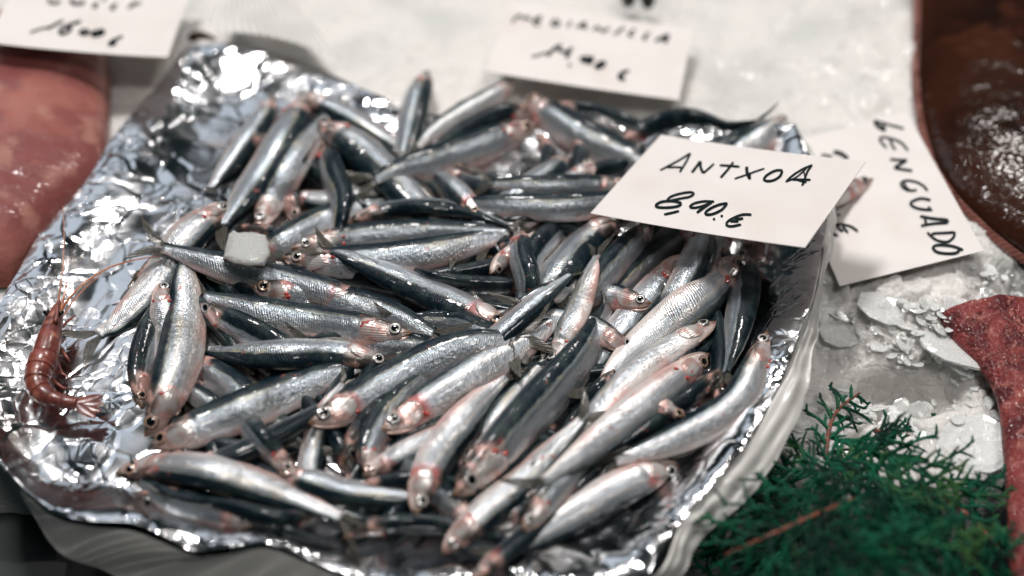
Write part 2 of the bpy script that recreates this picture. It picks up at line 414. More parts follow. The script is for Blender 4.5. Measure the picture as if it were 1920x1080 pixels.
# ------------------------------------------------------------ crushed ice bed
def ice_base(x, y):
    z = -.006+.03*fbm(x*7+3, y*7+9, 3)
    right = sstep(x, .12, .22)
    z = z+right*(-.004+np.minimum((x-.2)*.20, .012))-right*.020*sstep(y, .56, .47)
    z = z-.10*sstep(y, .425, .375)*sstep(x, -.2, -.1)-.10*sstep(y, .475, .435)*(1-sstep(x, -.2, -.1))
    pit = np.exp(-(((x-.236)/.030)**2+((y-.487)/.016)**2)**2)       # hollow the cypress grows out of
    z = z-.030*pit
    return z
def ice_z(x, y, detail=True):
    z = ice_base(x, y)
    if detail:
        wx = x+.016*fbm(x*42, y*42, 3); wy = y+.016*fbm(x*42+50, y*42, 3)
        a, d, e = cells(wx*46, wy*46)
        flake = (a[..., 2]-.5)*.006+(a[..., 3]-.5)*d[..., 0]*.009+(a[..., 4]-.5)*d[..., 1]*.009
        b, d2, e2 = cells(wx*120+7, wy*120+3)
        fl2 = (b[..., 2]-.5)*.0022+(b[..., 3]-.5)*d2[..., 0]*.0026+(b[..., 4]-.5)*d2[..., 1]*.0026
        amp = (.35+.65*sstep(fbm(x*11+5, y*11, 2), -.10, .08))*(1-.55*sstep(y, .66, .8))*(1+.7*sstep(x, .12, .2))
        z = z+(flake*.62+fl2*.8)*np.maximum(amp, .75*sstep(x, .12, .2))+.0025*fbm(x*150, y*150, 3)+.0010*fbm(x*420, y*420, 2)
    z = z-sstep(x, .30, .335)*.016*sstep(y, .50, .54)-.012*sstep(x, .275, .30)*(1-sstep(y, .56, .58))
    for k in ('antxoa', 'med', 'len', 'tl'):
        C = CARDS[k]; s, t = card_st(C, x, y)
        inside = (s > -.06) & (s < 1.06) & (t > -.06) & (t < 1.06)
        z = np.where(inside, np.minimum(z, card_z(C, x, y)-.002), z)
    return z
def sheet(name, x0, x1, y0, y1, step, f, mat, kind='structure', dz=0.):
    xs = np.arange(x0, x1+step/2, step); ys = np.arange(y0, y1+step/2, step)
    X, Y = np.meshgrid(xs, ys); Z = f(X, Y)+dz
    V = np.stack([X, Y, Z], -1).reshape(-1, 3)
    return tag(mesh(name, V, grid_faces(len(ys), len(xs)), mat), kind=kind)
# far part coarse, near right part fine (the sheets meet edge to edge)
sheet('crushed_ice', -.85, .12, .30, 1.75, .005, ice_z, M['ice'])
sheet('crushed_ice', .12, .46, .30, .72, .0011, ice_z, M['ice'])
sheet('crushed_ice', .12, .46, .72, 1.75, .004, ice_z, M['ice'])
sheet('crushed_ice', .46, .95, .30, 1.75, .005, ice_z, M['ice'])
# counter below the ice
V = [(-1.2, -.2, -.085), (1.2, -.2, -.085), (1.2, .5, -.085), (-1.2, .5, -.085), (-1.2, -.2, -.3), (1.2, -.2, -.3), (1.2, .5, -.3), (-1.2, .5, -.3)]
o = mesh('counter', V, [[0, 1, 2, 3], [7, 6, 5, 4], [0, 4, 5, 1], [1, 5, 6, 2], [2, 6, 7, 3], [3, 7, 4, 0]], M['counter'], smooth=False)
tag(o, kind='structure')
for k in range(4):      # dark steel ridges along the counter's front at lower left
    y = .335+.012*k
    V, F = tube([(-.55, y, -.083), (-.2, y-.01, -.083), (.9, y-.03, -.083)], .0016, 8)
    tag(mesh('counter_ridge', V, F, M['counter']), kind='structure')

# loose flakes and shards of ice lying on the bed
def shard(px, py, z, size, seed, mat, flat=.28, tri=False, up=None):
    r = np.random.default_rng(seed); c = at(px, py, z)
    n = 3 if tri else int(r.integers(5, 8))
    a = np.sort(r.random(n)*.5+np.arange(n))*2*math.pi/n
    rad = size*(.7+.5*r.random(n))
    if tri: a = np.array([R(-92), R(35), R(145)]); rad = size*np.array([1.25, .85, .85])
    pts = []; 
    for lay, (k, h) in enumerate(((.86, -.5), (1.0, -.25), (1.0, .2), (.80, .5))):
        for i in range(n):
            for f in (0, .5):
                a2 = a[(i+1) % n]+(2*math.pi if i == n-1 else 0)
                aa = a[i]*(1-f)+a2*f; rr = rad[i]*(1-f)+rad[(i+1) % n]*f
                if f: rr *= .97+.06*r.random()
                pts.append([rr*k*math.cos(aa), rr*k*math.sin(aa)*.85, size*flat*h*(1+.5*(r.random()-.5))])
    m = 2*n; F = grid_faces(4, m, True)+[list(range(m))[::-1], list(range(3*m, 4*m))]
    V = np.array(pts)
    w = (r.random(3)-.5)*(.9 if up is None else up)
    from mathutils import Euler
    E_ = np.array(Euler((w[0], w[1], 0 if tri else w[2]*4)).to_matrix())
    if tri: E_ = np.array(Euler((R(50), 0, 0)).to_matrix())
    return V@E_.T+c, F, c
shards = [
 (1690, 722, -.012, .0185, 3, 'wide flat ice slab roofing the hollow above the cypress twigs'),
 (1790, 650, -.010, .020, 8, 'large smooth ice flake left of the rough red skin'),
 (1830, 830, -.026, .017, 14, 'rounded ice plate beside the rough red skin, above the cypress'),
 (1570, 610, -.012, .012, 17, 'chipped ice flake beside the paper rim below the sole card'),
 (1500, 800, -.018, .013, 21, 'ice flake beside the paper rim left of the cypress tip'),
 (1660, 580, -.010, .014, 23, 'grey ice flake under the bottom edge of the sole card'),
 (1870, 700, -.014, .016, 33, 'ice flake tucked against the edge of the rough red skin'),
]
for px, py, z, s, sd, lab in shards:
    c0 = at(px, py, z); zz = float(ice_z(np.array([c0[0]]), np.array([c0[1]]), False)[0])+.002
    V, F, c = shard(px, py, zz-.0014, s*1.3, sd, None, .12, up=.45)
    tag(mesh('ice_flake', V, F, M['ice_clear'], origin=c, smooth=False), lab, 'ice', 'loose ice flakes on the ice bed')
V, F, c = shard(1722, 770, -.022, .0085, 40, None, .16, tri=True)
tag(mesh('ice_shard', V, F, M['ice_clear'], origin=c, smooth=False), 'clear triangular ice shard pointing down over the dark hollow', 'ice')
# crushed chips bedded between the flakes, uncountable
bag = Bag(); r = np.random.default_rng(5)
for k in range(1500):
    px = r.uniform(1440, 1930); py = r.uniform(430, 960)
    c0 = at(px, py, -.012)
    if any(-.04 < q_[0] < 1.04 and -.04 < q_[1] < 1.04 for q_ in [card_st(CARDS['len'], c0[0], c0[1])]): continue
    zz = float(ice_z(np.array([c0[0]]), np.array([c0[1]]))[0]); s_ = .0014+.0055*r.random()**2.4
    V, F, c = shard(px, py, zz-s_*.12, s_, 1000+k, None, .20, up=1.0); bag.add(V, F)
tag(bag.build('ice_chips', M['ice_clear'], smooth=False), 'fine chips of crushed ice bedded over the right part of the ice', 'ice', kind='stuff')

# ------------------------------------------------------------ foil sheet with its white backing
def edge(pts, n):
    W = np.array([at(*p) for p in pts]); return resample(catmull(W, 200), n)
NU, NV = 470, 430
top = edge([(352, 88, .012), (440, 88, .014), (560, 115, .010), (690, 175, .010), (800, 215, .006), (950, 225, .004), (1120, 212, .010), (1250, 232, .012), (1370, 232, .02), (1490, 240, .028)], NU)
rightE = edge([(1490, 240, .028), (1535, 320, .033), (1552, 390, .034), (1540, 470, .032), (1522, 560, .030), (1490, 650, .028), (1450, 740, .026), (1400, 830, .024), (1335, 910, .020), (1270, 985, .016), (1215, 1080, .012)], NV)
botE = edge([(48, 925, .010), (100, 965, .012), (160, 983, .014), (245, 992, .012), (300, 1012, .012), (370, 1040, .010), (430, 1035, .012), (500, 1026, .016), (570, 1050, .014), (660, 1085, .012), (800, 1100, .012), (1000, 1110, .012), (1215, 1080, .012)], NU)
leftE = edge([(352, 88, .012), (290, 165, .010), (215, 262, .008), (150, 350, .008), (75, 445, .008), (20, 540, .010), (-40, 640, .012), (-60, 740, .014), (-30, 830, .014), (48, 925, .010)], NV)
s = np.linspace(0, 1, NU)[None, :, None]; t = np.linspace(0, 1, NV)[:, None, None]
Pc = (1-t)*top[None]+t*botE[None]+(1-s)*leftE[:, None]+s*rightE[:, None] \
    - ((1-s)*(1-t)*top[0]+s*(1-t)*top[-1]+(1-s)*t*botE[0]+s*t*botE[-1])
X, Y, Zc = Pc[..., 0], Pc[..., 1], Pc[..., 2]
ss, tt = s[..., 0]+0*t[..., 0], t[..., 0]+0*s[..., 0]
ed = np.minimum(np.minimum(ss, 1-ss), np.minimum(tt, 1-tt))
wE = 1-sstep(ed, 0, .11)
def ridge(x, y, seed):     # sharp creases: folded linear-interpolated noise
    xi = np.floor(x).astype(int); yi = np.floor(y).astype(int); fx = x-xi; fy = y-yi
    g = lambda a, b: _perm[(a+seed) % 256, (b+3*seed) % 256]
    n = np.where(fx+fy < 1, g(xi, yi)+(g(xi+1, yi)-g(xi, yi))*fx+(g(xi, yi+1)-g(xi, yi))*fy,
                 g(xi+1, yi+1)+(g(xi, yi+1)-g(xi+1, yi+1))*(1-fx)+(g(xi+1, yi)-g(xi+1, yi+1))*(1-fy))
    return np.abs(n-.5)*2
wx = X+.005*fbm(X*30, Y*30, 2); wy = Y+.005*fbm(X*30+9, Y*30+4, 2)
ca, sa = math.cos(.6), math.sin(.6)
rx, ry = wx*ca-wy*sa, wx*sa+wy*ca
amp = .30+.9*sstep(fbm(X*9+1, Y*9+2, 2), -.08, .12)+.7*wE
crz = .0048*ridge(rx*9, ry*22, 5)+.0030*ridge(wy*30, wx*13, 77)+.0008*ridge(wx*44, wy*44, 21)*sstep(fbm(X*14+4, Y*14, 2), -.05, .12)+.00022*ridge(rx*105, ry*105, 60)
FZ = .002+(Zc-.002)*wE+amp*crz*(1-.45*wE)+.008*fbm(X*10, Y*10, 2)
FZ = FZ+wE*.004*fbm(X*42, Y*42, 3)
foil = thing('foil_sheet', 'crumpled silver foil sheet with white backing spread on the ice under the anchovies', 'foil', (0, .55, 0))
FO = np.array([0, .55, 0])
mesh('foil', np.stack([X, Y, FZ], -1).reshape(-1, 3), [f[::-1] for f in grid_faces(NV, NU)], M['foil'], foil, FO)
# white backing turned out along the right side and the front
inner = [(1470, 232, .024), (1538, 315, .030), (1554, 390, .031), (1543, 470, .029), (1525, 560, .027), (1493, 650, .025), (1453, 740, .023), (1403, 830, .021), (1338, 910, .017), (1273, 985, .013), (1217, 1083, .009),
         (1000, 1113, .009), (800, 1103, .009), (660, 1088, .009), (570, 1053, .011), (500, 1029, .013), (430, 1038, .009), (370, 1043, .007), (300, 1015, .009), (245, 995, .009), (160, 986, .011), (100, 968, .009), (46, 926, .007)]
outer = [(1484, 236, .020), (1549, 316, .025), (1567, 392, .025), (1558, 478, .023), (1543, 568, .021), (1537, 660, .019), (1512, 752, .017), (1462, 860, .013), (1400, 944, .008), (1310, 1020, .002), (1244, 1112, -.008),
         (1010, 1230, -.03), (800, 1220, -.03), (600, 1200, -.03), (450, 1170, -.03), (330, 1140, -.03), (250, 1100, -.028), (195, 1070, -.024), (150, 1055, -.02), (120, 1042, -.016), (92, 1015, -.012), (68, 975, -.006), (40, 930, .002)]
A_ = resample(catmull([at(*p) for p in inner], 500), 300); B_ = resample(catmull([at(*p) for p in outer], 500), 300)
# pair the outer curve by the same control index
A_ = catmull([at(*p) for p in inner], 420); B_ = catmull([at(*p) for p in outer], 420)
K = 22; rows = []
lenp = np.linspace(0, 1, 420)
for k in range(K):
    f = k/(K-1)
    P_ = A_*(1-f)+B_*f
    bulge = .0022*math.sin(math.pi*min(1, f*1.1))
    rip = .0022*math.sin(math.pi*f)*(np.sin(lenp*210+3*np.sin(lenp*31))+.6*np.sin(lenp*97))
    side_ = sstep(.62-lenp, 0, .06)
    rip = rip*(1-side_*.6)+side_*(.0005*np.sin(f*15+2*np.sin(lenp*23))+.007*math.sin(math.pi*f)*fbm(lenp*22, lenp*0+f*1.5, 3))
    P_ = P_+np.array([1., 0, 0])*(side_*f*.0028*(4.*fbm(lenp*26, lenp*0+3.3, 4)-.4))[:, None]
    P_ = P_+np.array([0, 0, 1.])*(bulge+rip)[:, None]
    rows.append(P_)
mesh('paper_backing', np.array(rows).reshape(-1, 3), grid_faces(K, 420), M['paper'], foil, FO)
# ribbed white flap at the far corner
q = [(392, 58, .022), (425, -40, .030), (500, -60, .034), (640, 112, .022)]
a, b, c, d = [at(*p) for p in q]
n1, n2 = 90, 24; V = []
for i in range(n1):
    for j in range(n2):
        f, g = i/(n1-1), j/(n2-1)
        p = (a*(1-f)+d*f)*(1-g)+(b*(1-f)+c*f)*g
        V.append(p+np.array([0, 0, .007*math.sin(math.pi*f)+.0011*math.sin(f*95)]))
mesh('paper_flap', V, grid_faces(n1, n2), M['paper'], foil, FO)

# ------------------------------------------------------------ writing cards
def ribbon(P, w):
    P = resample(P, max(6, int(len(P)))); T = norm(np.gradient(P, axis=0)); N = np.stack([-T[:, 1], T[:, 0]], 1)
    n = len(P); wt = w*(.5+.5*np.minimum(1, np.minimum(np.arange(n), np.arange(n)[::-1])/2.+.55))
    L = P+N*wt[:, None]/2; R_ = P-N*wt[:, None]/2
    return L, R_
def make_card(key, label, strokes, width, bend, inkname='handwriting'):
    C = CARDS[key]; n = plane_of(C); org = C.mean(0)
    t_ = thing('price_card', label, 'card', org, 'white handwritten price cards')
    def bz(s, t): return bend*((s-.5)**2*4-.5)+.4*bend*(t-.5)*(s-.5)*4
    nu, nv = 21, 13; V = []
    for lay in (0, 1):
        for i in range(nu):
            for j in range(nv):
                s_, t2 = i/(nu-1), j/(nv-1)
                p = C[0]+(C[1]-C[0])*s_+(C[3]-C[0])*t2+n*(bz(s_, t2)-lay*.0004); V.append(p)
    F = [f[::-1] for f in grid_faces(nu, nv)]+[[i+nu*nv for i in f] for f in grid_faces(nu, nv)]
    rim = [i*nv for i in range(nu)]+[(nu-1)*nv+j for j in range(1, nv)]+[i*nv+nv-1 for i in range(nu-2, -1, -1)]+[j for j in range(nv-2, 0, -1)]
    m = len(rim); F += [[rim[k], rim[(k+1) % m], rim[(k+1) % m]+nu*nv, rim[k]+nu*nv] for k in range(m)]
    mesh('card_sheet', V, F, M['card'], t_, org, smooth=False)
    def on(px, py, k):
        r = ray(px, py); d = np.dot(C[0]-CAM, n)/np.dot(r, n); p = CAM+r*d
        s_, t2 = card_st(C, p[0], p[1]); return p+n*(bz(s_, t2)+.00012+k*2e-5)
    bag = Bag()
    for k, (pts, wmul) in enumerate(strokes):
        pts = np.array(pts, float)
        if len(pts) == 1:
            a = np.linspace(0, 2*math.pi, 11)[:-1]
            ring = pts[0]+width*.62*np.stack([np.cos(a), .8*np.sin(a)], 1)
            mesh('pen_dot', [on(*p, k) for p in ring], [list(range(10))], M['ink'], t_, org, smooth=False); continue
        ln = np.linalg.norm(np.diff(pts, axis=0), axis=1).sum()
        P_ = catmull(pts, max(8, int(ln/3)))
        L, Rr = ribbon(P_, width*wmul)
        V = [on(*p, k) for pair in zip(L, Rr) for p in pair]
        mesh('pen_stroke', V, [[2*i, 2*i+1, 2*i+3, 2*i+2] for i in range(len(L)-1)], M['ink'], t_, org, smooth=False)
def Z(ox, oy, sc, L):
    out = []
    for st in L:
        w = 1.
        if isinstance(st, tuple) and isinstance(st[1], float) and isinstance(st[0], list): st, w = st
        out.append(([(ox+x/sc, oy+y/sc) for x, y in st], w))
    return out
antx = Z(1220, 270, 6, [
 [(108, 300), (200, 250), (330, 180), (448, 105)], [(448, 105), (400, 200), (325, 320)], [(185, 268), (280, 262), (375, 268)],
 ([(462, 320), (510, 260), (560, 190)], 1.25), ([(560, 190), (562, 260), (590, 325)], 1.3), [(590, 325), (650, 275), (712, 218)],
 ([(775, 235), (880, 240), (1000, 250)], 1.1), ([(930, 198), (870, 280), (785, 375)], 1.1),
 ([(1080, 248), (1085, 320), (1120, 392)], 1.5), ([(945, 385), (1050, 350), (1160, 310), (1280, 270)], .85), [(1118, 335), (1110, 392)],
 ([(1482, 292), (1400, 296), (1310, 345), (1274, 395), (1320, 414), (1400, 398), (1462, 350), (1480, 292)], 1.2),
 [(1520, 425), (1600, 350), (1710, 280), (1820, 235)], [(1815, 235), (1760, 320), (1710, 465)], [(1595, 400), (1700, 400), (1800, 405)],
 ([(1530, 422), (1650, 365), (1775, 250)], .7), ([(1720, 300), (1735, 380), (1700, 470)], .7), ([(1650, 405), (1700, 420), (1755, 435)], .8),
 ([(50, 690), (120, 650), (240, 640), (340, 662), (310, 695), (200, 712), (85, 710), (50, 690)], 1.15),
 [(180, 635), (230, 590), (350, 552), (450, 540), (486, 556), (440, 590), (330, 612), (200, 640)],
 [(150, 790), (240, 770), (320, 750)],
 [(715, 645), (600, 642), (490, 665), (440, 705), (500, 714), (600, 690), (690, 650)], ([(690, 650), (600, 710), (520, 770)], 1.2),
 ([(865, 665), (770, 680), (660, 730), (612, 782), (680, 790), (780, 750), (832, 705), (860, 665)], 1.1),
 [(800, 808)], [(713, 843)],
 [(1135, 796), (1040, 794), (960, 820), (880, 862), (850, 905), (900, 928), (1018, 908)], [(935, 826), (985, 845), (1042, 838)], [(895, 868), (990, 872)]])
make_card('antxoa', 'white card reading ANTXOA 8,90 €, propped on the anchovies', antx, 4.3, .0012)
leng = Z(1540, 200, 6, [
 [(590, 165), (700, 195), (930, 255)], ([(600, 170), (640, 230), (725, 275)], 1.6), ([(700, 215), (700, 260)], 1.3),
 [(975, 495), (900, 410), (780, 362), (680, 350), (657, 375), (690, 420), (732, 465)], [(770, 370), (800, 440), (832, 490)],
 ([(770, 590), (870, 600), (965, 600)], 1.1), ([(960, 602), (880, 650), (820, 690)], 1.3), ([(820, 690), (920, 705), (1025, 720)], 1.1),
 [(1195, 945), (1150, 890), (1060, 842), (950, 830), (895, 860), (920, 910), (990, 942), (1075, 935)], ([(930, 850), (950, 900), (1000, 940)], 1.),
 ([(135, 515), (210, 525), (300, 585)], 1.6), [(0, 545), (70, 553), (120, 570)]]) + Z(1540, 370, 6, [
 ([(1230, 30), (1130, 10), (1030, 40), (1005, 75), (1060, 115), (1150, 135), (1250, 140)], 1.1), [(1205, 100), (1225, 138)],
 ([(1110, 212), (1250, 238), (1410, 252)], 1.2), ([(1425, 285), (1250, 298), (1120, 322)], 1.1), ([(1400, 245), (1425, 285)], 1.4), [(1160, 220), (1185, 320)],
 [(1192, 395), (1240, 445), (1310, 490), (1420, 505), (1488, 450), (1500, 390)], [(1500, 395), (1400, 402), (1260, 410), (1240, 430)],
 ([(1595, 600), (1500, 562), (1400, 545), (1290, 545), (1257, 580), (1310, 625), (1420, 640), (1520, 632), (1560, 590)], 1.1),
 [(195, 198)], [(412, 385), (340, 335), (240, 305), (150, 315), (115, 360), (130, 410), (190, 435)], [(185, 322), (205, 360), (245, 388)], [(235, 325), (270, 365), (300, 402)]])
make_card('len', 'white card reading LENGUADO, turned sideways on the ice beside the brown sole', leng, 5.2, .0010)
medi = Z(920, 0, 4.8, [
 [(190, 208), (225, 165), (262, 138)], [(262, 138), (292, 178)], [(292, 178), (340, 150)], [(340, 150), (348, 195)],
 [(462, 150), (405, 170), (385, 215), (440, 230)], [(400, 190), (455, 188)],
 [(565, 180), (552, 230), (618, 222), (605, 190), (560, 182)], [(725, 190), (692, 245)],
 [(770, 248), (852, 195)], [(852, 195), (850, 268)], [(800, 235), (862, 240)],
 [(920, 272), (962, 235)], [(962, 235), (1010, 288)], [(1010, 288), (1070, 245)],
 [(1205, 240), (1110, 312)], [(1300, 260), (1238, 315), (1282, 325)], [(1432, 290), (1370, 345), (1405, 352)],
 ([(1480, 372), (1602, 310)], 1.2), ([(1602, 310), (1570, 392)], 1.2), [(1520, 358), (1592, 355)],
 ([(370, 515), (510, 470)], .7), ([(508, 505), (570, 440), (640, 405)], 1.3), ([(600, 410), (620, 455), (700, 465), (732, 425)], 1.2), ([(722, 430), (680, 525)], 1.4),
 [(720, 575), (700, 598)], ([(930, 520), (820, 518), (835, 555), (905, 545)], 1.2), ([(922, 530), (880, 582)], 1.2),
 ([(1032, 555), (970, 570), (945, 608), (1000, 600), (1035, 560)], 1.2), [(1248, 640), (1180, 655), (1150, 700), (1210, 722)], [(1160, 682), (1205, 676)]])
make_card('med', 'white card reading MEDIANILLA 14,40 € on the ice behind the anchovies', medi, 5.0, .0010)
tlc = Z(0, 0, 4.8, [
 ([(455, -15), (440, 18), (500, 28), (540, 0)], 1.1), ([(655, -15), (645, 22), (725, 28), (760, 0)], 1.3), [(885, 18), (832, 52), (875, 58)],
 [(1055, 28), (992, 68), (1035, 78)], [(1150, 72), (1200, 40), (1270, 20)], [(1190, 10), (1205, 38)], [(950, -30), (930, 5)],
 ([(270, 292), (350, 262), (430, 240)], .7), [(420, 258), (500, 215), (570, 180)],
 ([(730, 185), (610, 225), (535, 275), (560, 302), (625, 270), (630, 240), (545, 245)], 1.1),
 ([(720, 270), (790, 268), (785, 302), (725, 300), (720, 272)], 1.1), ([(820, 292), (920, 268), (925, 298), (845, 318), (820, 292)], 1.2),
 [(1105, 325), (1010, 365), (980, 402), (1045, 392)], [(1000, 378), (1050, 372)]])
make_card('tl', 'white price card ending 16,00 €, lying over the red fish at upper left', tlc, 5.6, .0015)

# ------------------------------------------------------------ large fish lying on the ice
def slab(name, A, B, zA, thick, mat, label=None, cat=None, parent=None, nr=110, nc=60, endr=.10, pw=.55, org=None, rough=.0):
    A = catmull([at(x, y, zA) for x, y in A], nr); B = catmull([at(x, y, zA) for x, y in B], nr); V = []
    for i in range(nr):
        f = i/(nr-1); e = min(1, f/endr, (1-f)/endr) if endr else 1; e = max(0, 1-(1-e)**2)**.5
        for j in range(nc):
            g = j/(nc-1); cs = (1-math.cos(math.pi*g))/2
            h = max(0, 1-(2*cs-1)**2)**pw
            p = A[i]*(1-cs)+B[i]*cs
            p = p+np.array([0, 0, thick*h*(.05+.95*e)+(rough*(mnoise.noise(Vector(p*90.)))+.5*rough*mnoise.noise(Vector(p*220.)))*h])
            V.append(p)
    n = nr*nc
    V = np.array(V); low = V.copy(); low[:, 2] = zA-.004
    F = [f[::-1] for f in grid_faces(nr, nc)]
    if org is None: org = V.mean(0); org[2] = zA
    F = [f[::-1] for f in F] if np.cross(V[F[nc*40][1]]-V[F[nc*40][0]], V[F[nc*40][2]]-V[F[nc*40][0]])[2] < 0 else F
    o = mesh(name, V, F, mat, parent, org)
    if label: tag(o, label, cat)
    return o, A, B, org
slab('red_fish', [(-260, 60), (-300, 200), (-330, 330), (-320, 450), (-260, 560)], [(196, 60), (208, 150), (206, 230), (196, 330), (120, 420), (20, 540)],
     .0, .038, M['red_flesh'], 'blurred red skinned fish at left under the 16,00 € card', 'fish', rough=.0015, pw=.42)
soleT = thing('brown_sole', 'glossy dark brown sole with a pinkish fringe at upper right', 'fish', at(1850, 200, 0))
so = np.array(soleT.location)
L_ = [(1728, -160), (1722, -60), (1720, 50), (1718, 150), (1728, 232), (1748, 300), (1785, 360), (1832, 410), (1880, 452), (1935, 492)]
_, A2, B2, _ = slab('body', L_, [(2500, -160), (2500, -60), (2500, 50), (2480, 150), (2450, 232), (2420, 300), (2380, 360), (2300, 410), (2200, 452), (2050, 500)],
     .006, .024, M['sole'], parent=soleT, org=so, rough=.0006, pw=.5, nc=100)
# rayed fringe fin along the sole's left edge
V = []; nr = 260; E1 = catmull([at(x+6, y, .009) for x, y in L_], nr); E0 = catmull([at(x-(9 if y < 420 else 13), y+(0 if y < 300 else 6), .004) for x, y in L_], nr)
for i in range(nr):
    for j in range(6):
        f = j/5; p = E1[i]*(1-f)+E0[i]*f; V.append(p+np.array([0, 0, .0009*math.sin(i*1.25)*(.3+f)+.0012*math.sin(f*3.1)]))
mesh('fringe_fin', V, grid_faces(nr, 6), M['sole_fin'], soleT, so)
slab('rough_red_fish', [(1756, 594), (1792, 645), (1836, 692), (1868, 752), (1880, 850), (1888, 950), (1893, 1060), (1896, 1180)],
     [(1880, 566), (2060, 600), (2260, 692), (2300, 752), (2320, 850), (2320, 950), (2320, 1060), (2320, 1180)],
     .000, .014, M['ray'], 'rough reddish fish skin edge at lower right on the ice', 'fish', rough=.0013, pw=.35, endr=.03, nr=150, nc=110)
# two black things at the top edge
for i, (px, py, lab) in enumerate(((1178, -6, 'left one of two blurred black lumps at the top edge'), (1215, -4, 'right one of two blurred black lumps at the top edge'))):
    c = at(px, py, .012); V = []
    for a in range(10):
        for b in range(16):
            th, ph = math.pi*a/9, 2*math.pi*b/16
            V.append(c+np.array([.0062*math.sin(th)*math.cos(ph), .011*math.sin(th)*math.sin(ph), .008*math.cos(th)])*(1+.15*mnoise.noise(Vector((a*.6, b*.5, i*3)))))
    tag(mesh('black_lump', V, grid_faces(10, 16, True), M['lump'], origin=c), lab, 'lump', 'black lumps at the top edge')
c = at(372, 74, .012); V, F = tube(catmull([at(352, 74, .012), at(375, 66, .014), at(405, 74, .012)], 12), np.array([.001, .0028, .0038, .004, .004, .0036, .0034, .003, .0026, .002, .0015, .0008]), 10)
tag(mesh('dark_scrap', V, F, M['sole'], origin=c), 'small dark red scrap at the far corner of the foil', 'scrap')

# ------------------------------------------------------------ anchovies
HX0, HY0, HS = -.40, .20, .002
HN, HM = 400, 400
Hf = np.full((HM, HN), .001)
fi = np.clip(((Y-HY0)/HS).astype(int), 0, HM-1).ravel(); fj = np.clip(((X-HX0)/HS).astype(int), 0, HN-1).ravel()
np.maximum.at(Hf, (fi, fj), FZ.ravel()-.002)

# resting surface = the foil
def Hq(x, y):
    i = np.clip(((y-HY0)/HS).astype(int), 0, HM-1); j = np.clip(((x-HX0)/HS).astype(int), 0, HN-1); return Hf[i, j]
def stamp(P, r):
    for p, rr in zip(P, r):
        i0 = int((p[1]-HY0)/HS); j0 = int((p[0]-HX0)/HS); k = int(rr/HS)+2
        a, b = max(0, i0-k), min(HM, i0+k+1); c, d = max(0, j0-k), min(HN, j0+k+1)
        if a >= b or c >= d: continue
        yy = HY0+(np.arange(a, b)+.5)*HS-p[1]; xx = HX0+(np.arange(c, d)+.5)*HS-p[0]
        dd = xx[None]**2+yy[:, None]**2
        z = np.where(dd < rr*rr, p[2]+np.sqrt(np.maximum(0, rr*rr-dd))*.8, -9)
        Hf[a:b, c:d] = np.maximum(Hf[a:b, c:d], z)
hu_x = [0, .012, .035, .07, .12, .17, .24, .33, .45, .58, .70, .82, .91, .97, 1.0]
hu_y = [.003, .009, .021, .036, .051, .063, .073, .080, .081, .079, .071, .056, .039, .027, .027]
wu_y = [.003, .008, .016, .025, .034, .045, .050, .054, .055, .051, .042, .029, .017, .010, .006]
def prof(u, y): return np.interp(u, hu_x, y)
US = np.unique(np.r_[np.linspace(0, .05, 9), np.linspace(.05, .26, 22), np.linspace(.26, 1, 42)])
NA = 32
AN = np.arange(NA)*2*math.pi/NA
def smooth1(a, k):
    for _ in range(k): a = np.convolve(np.r_[a[0], a, a[-1]], [.25, .5, .25], 'valid')
    return a
GROUP = 'anchovies heaped on the foil'
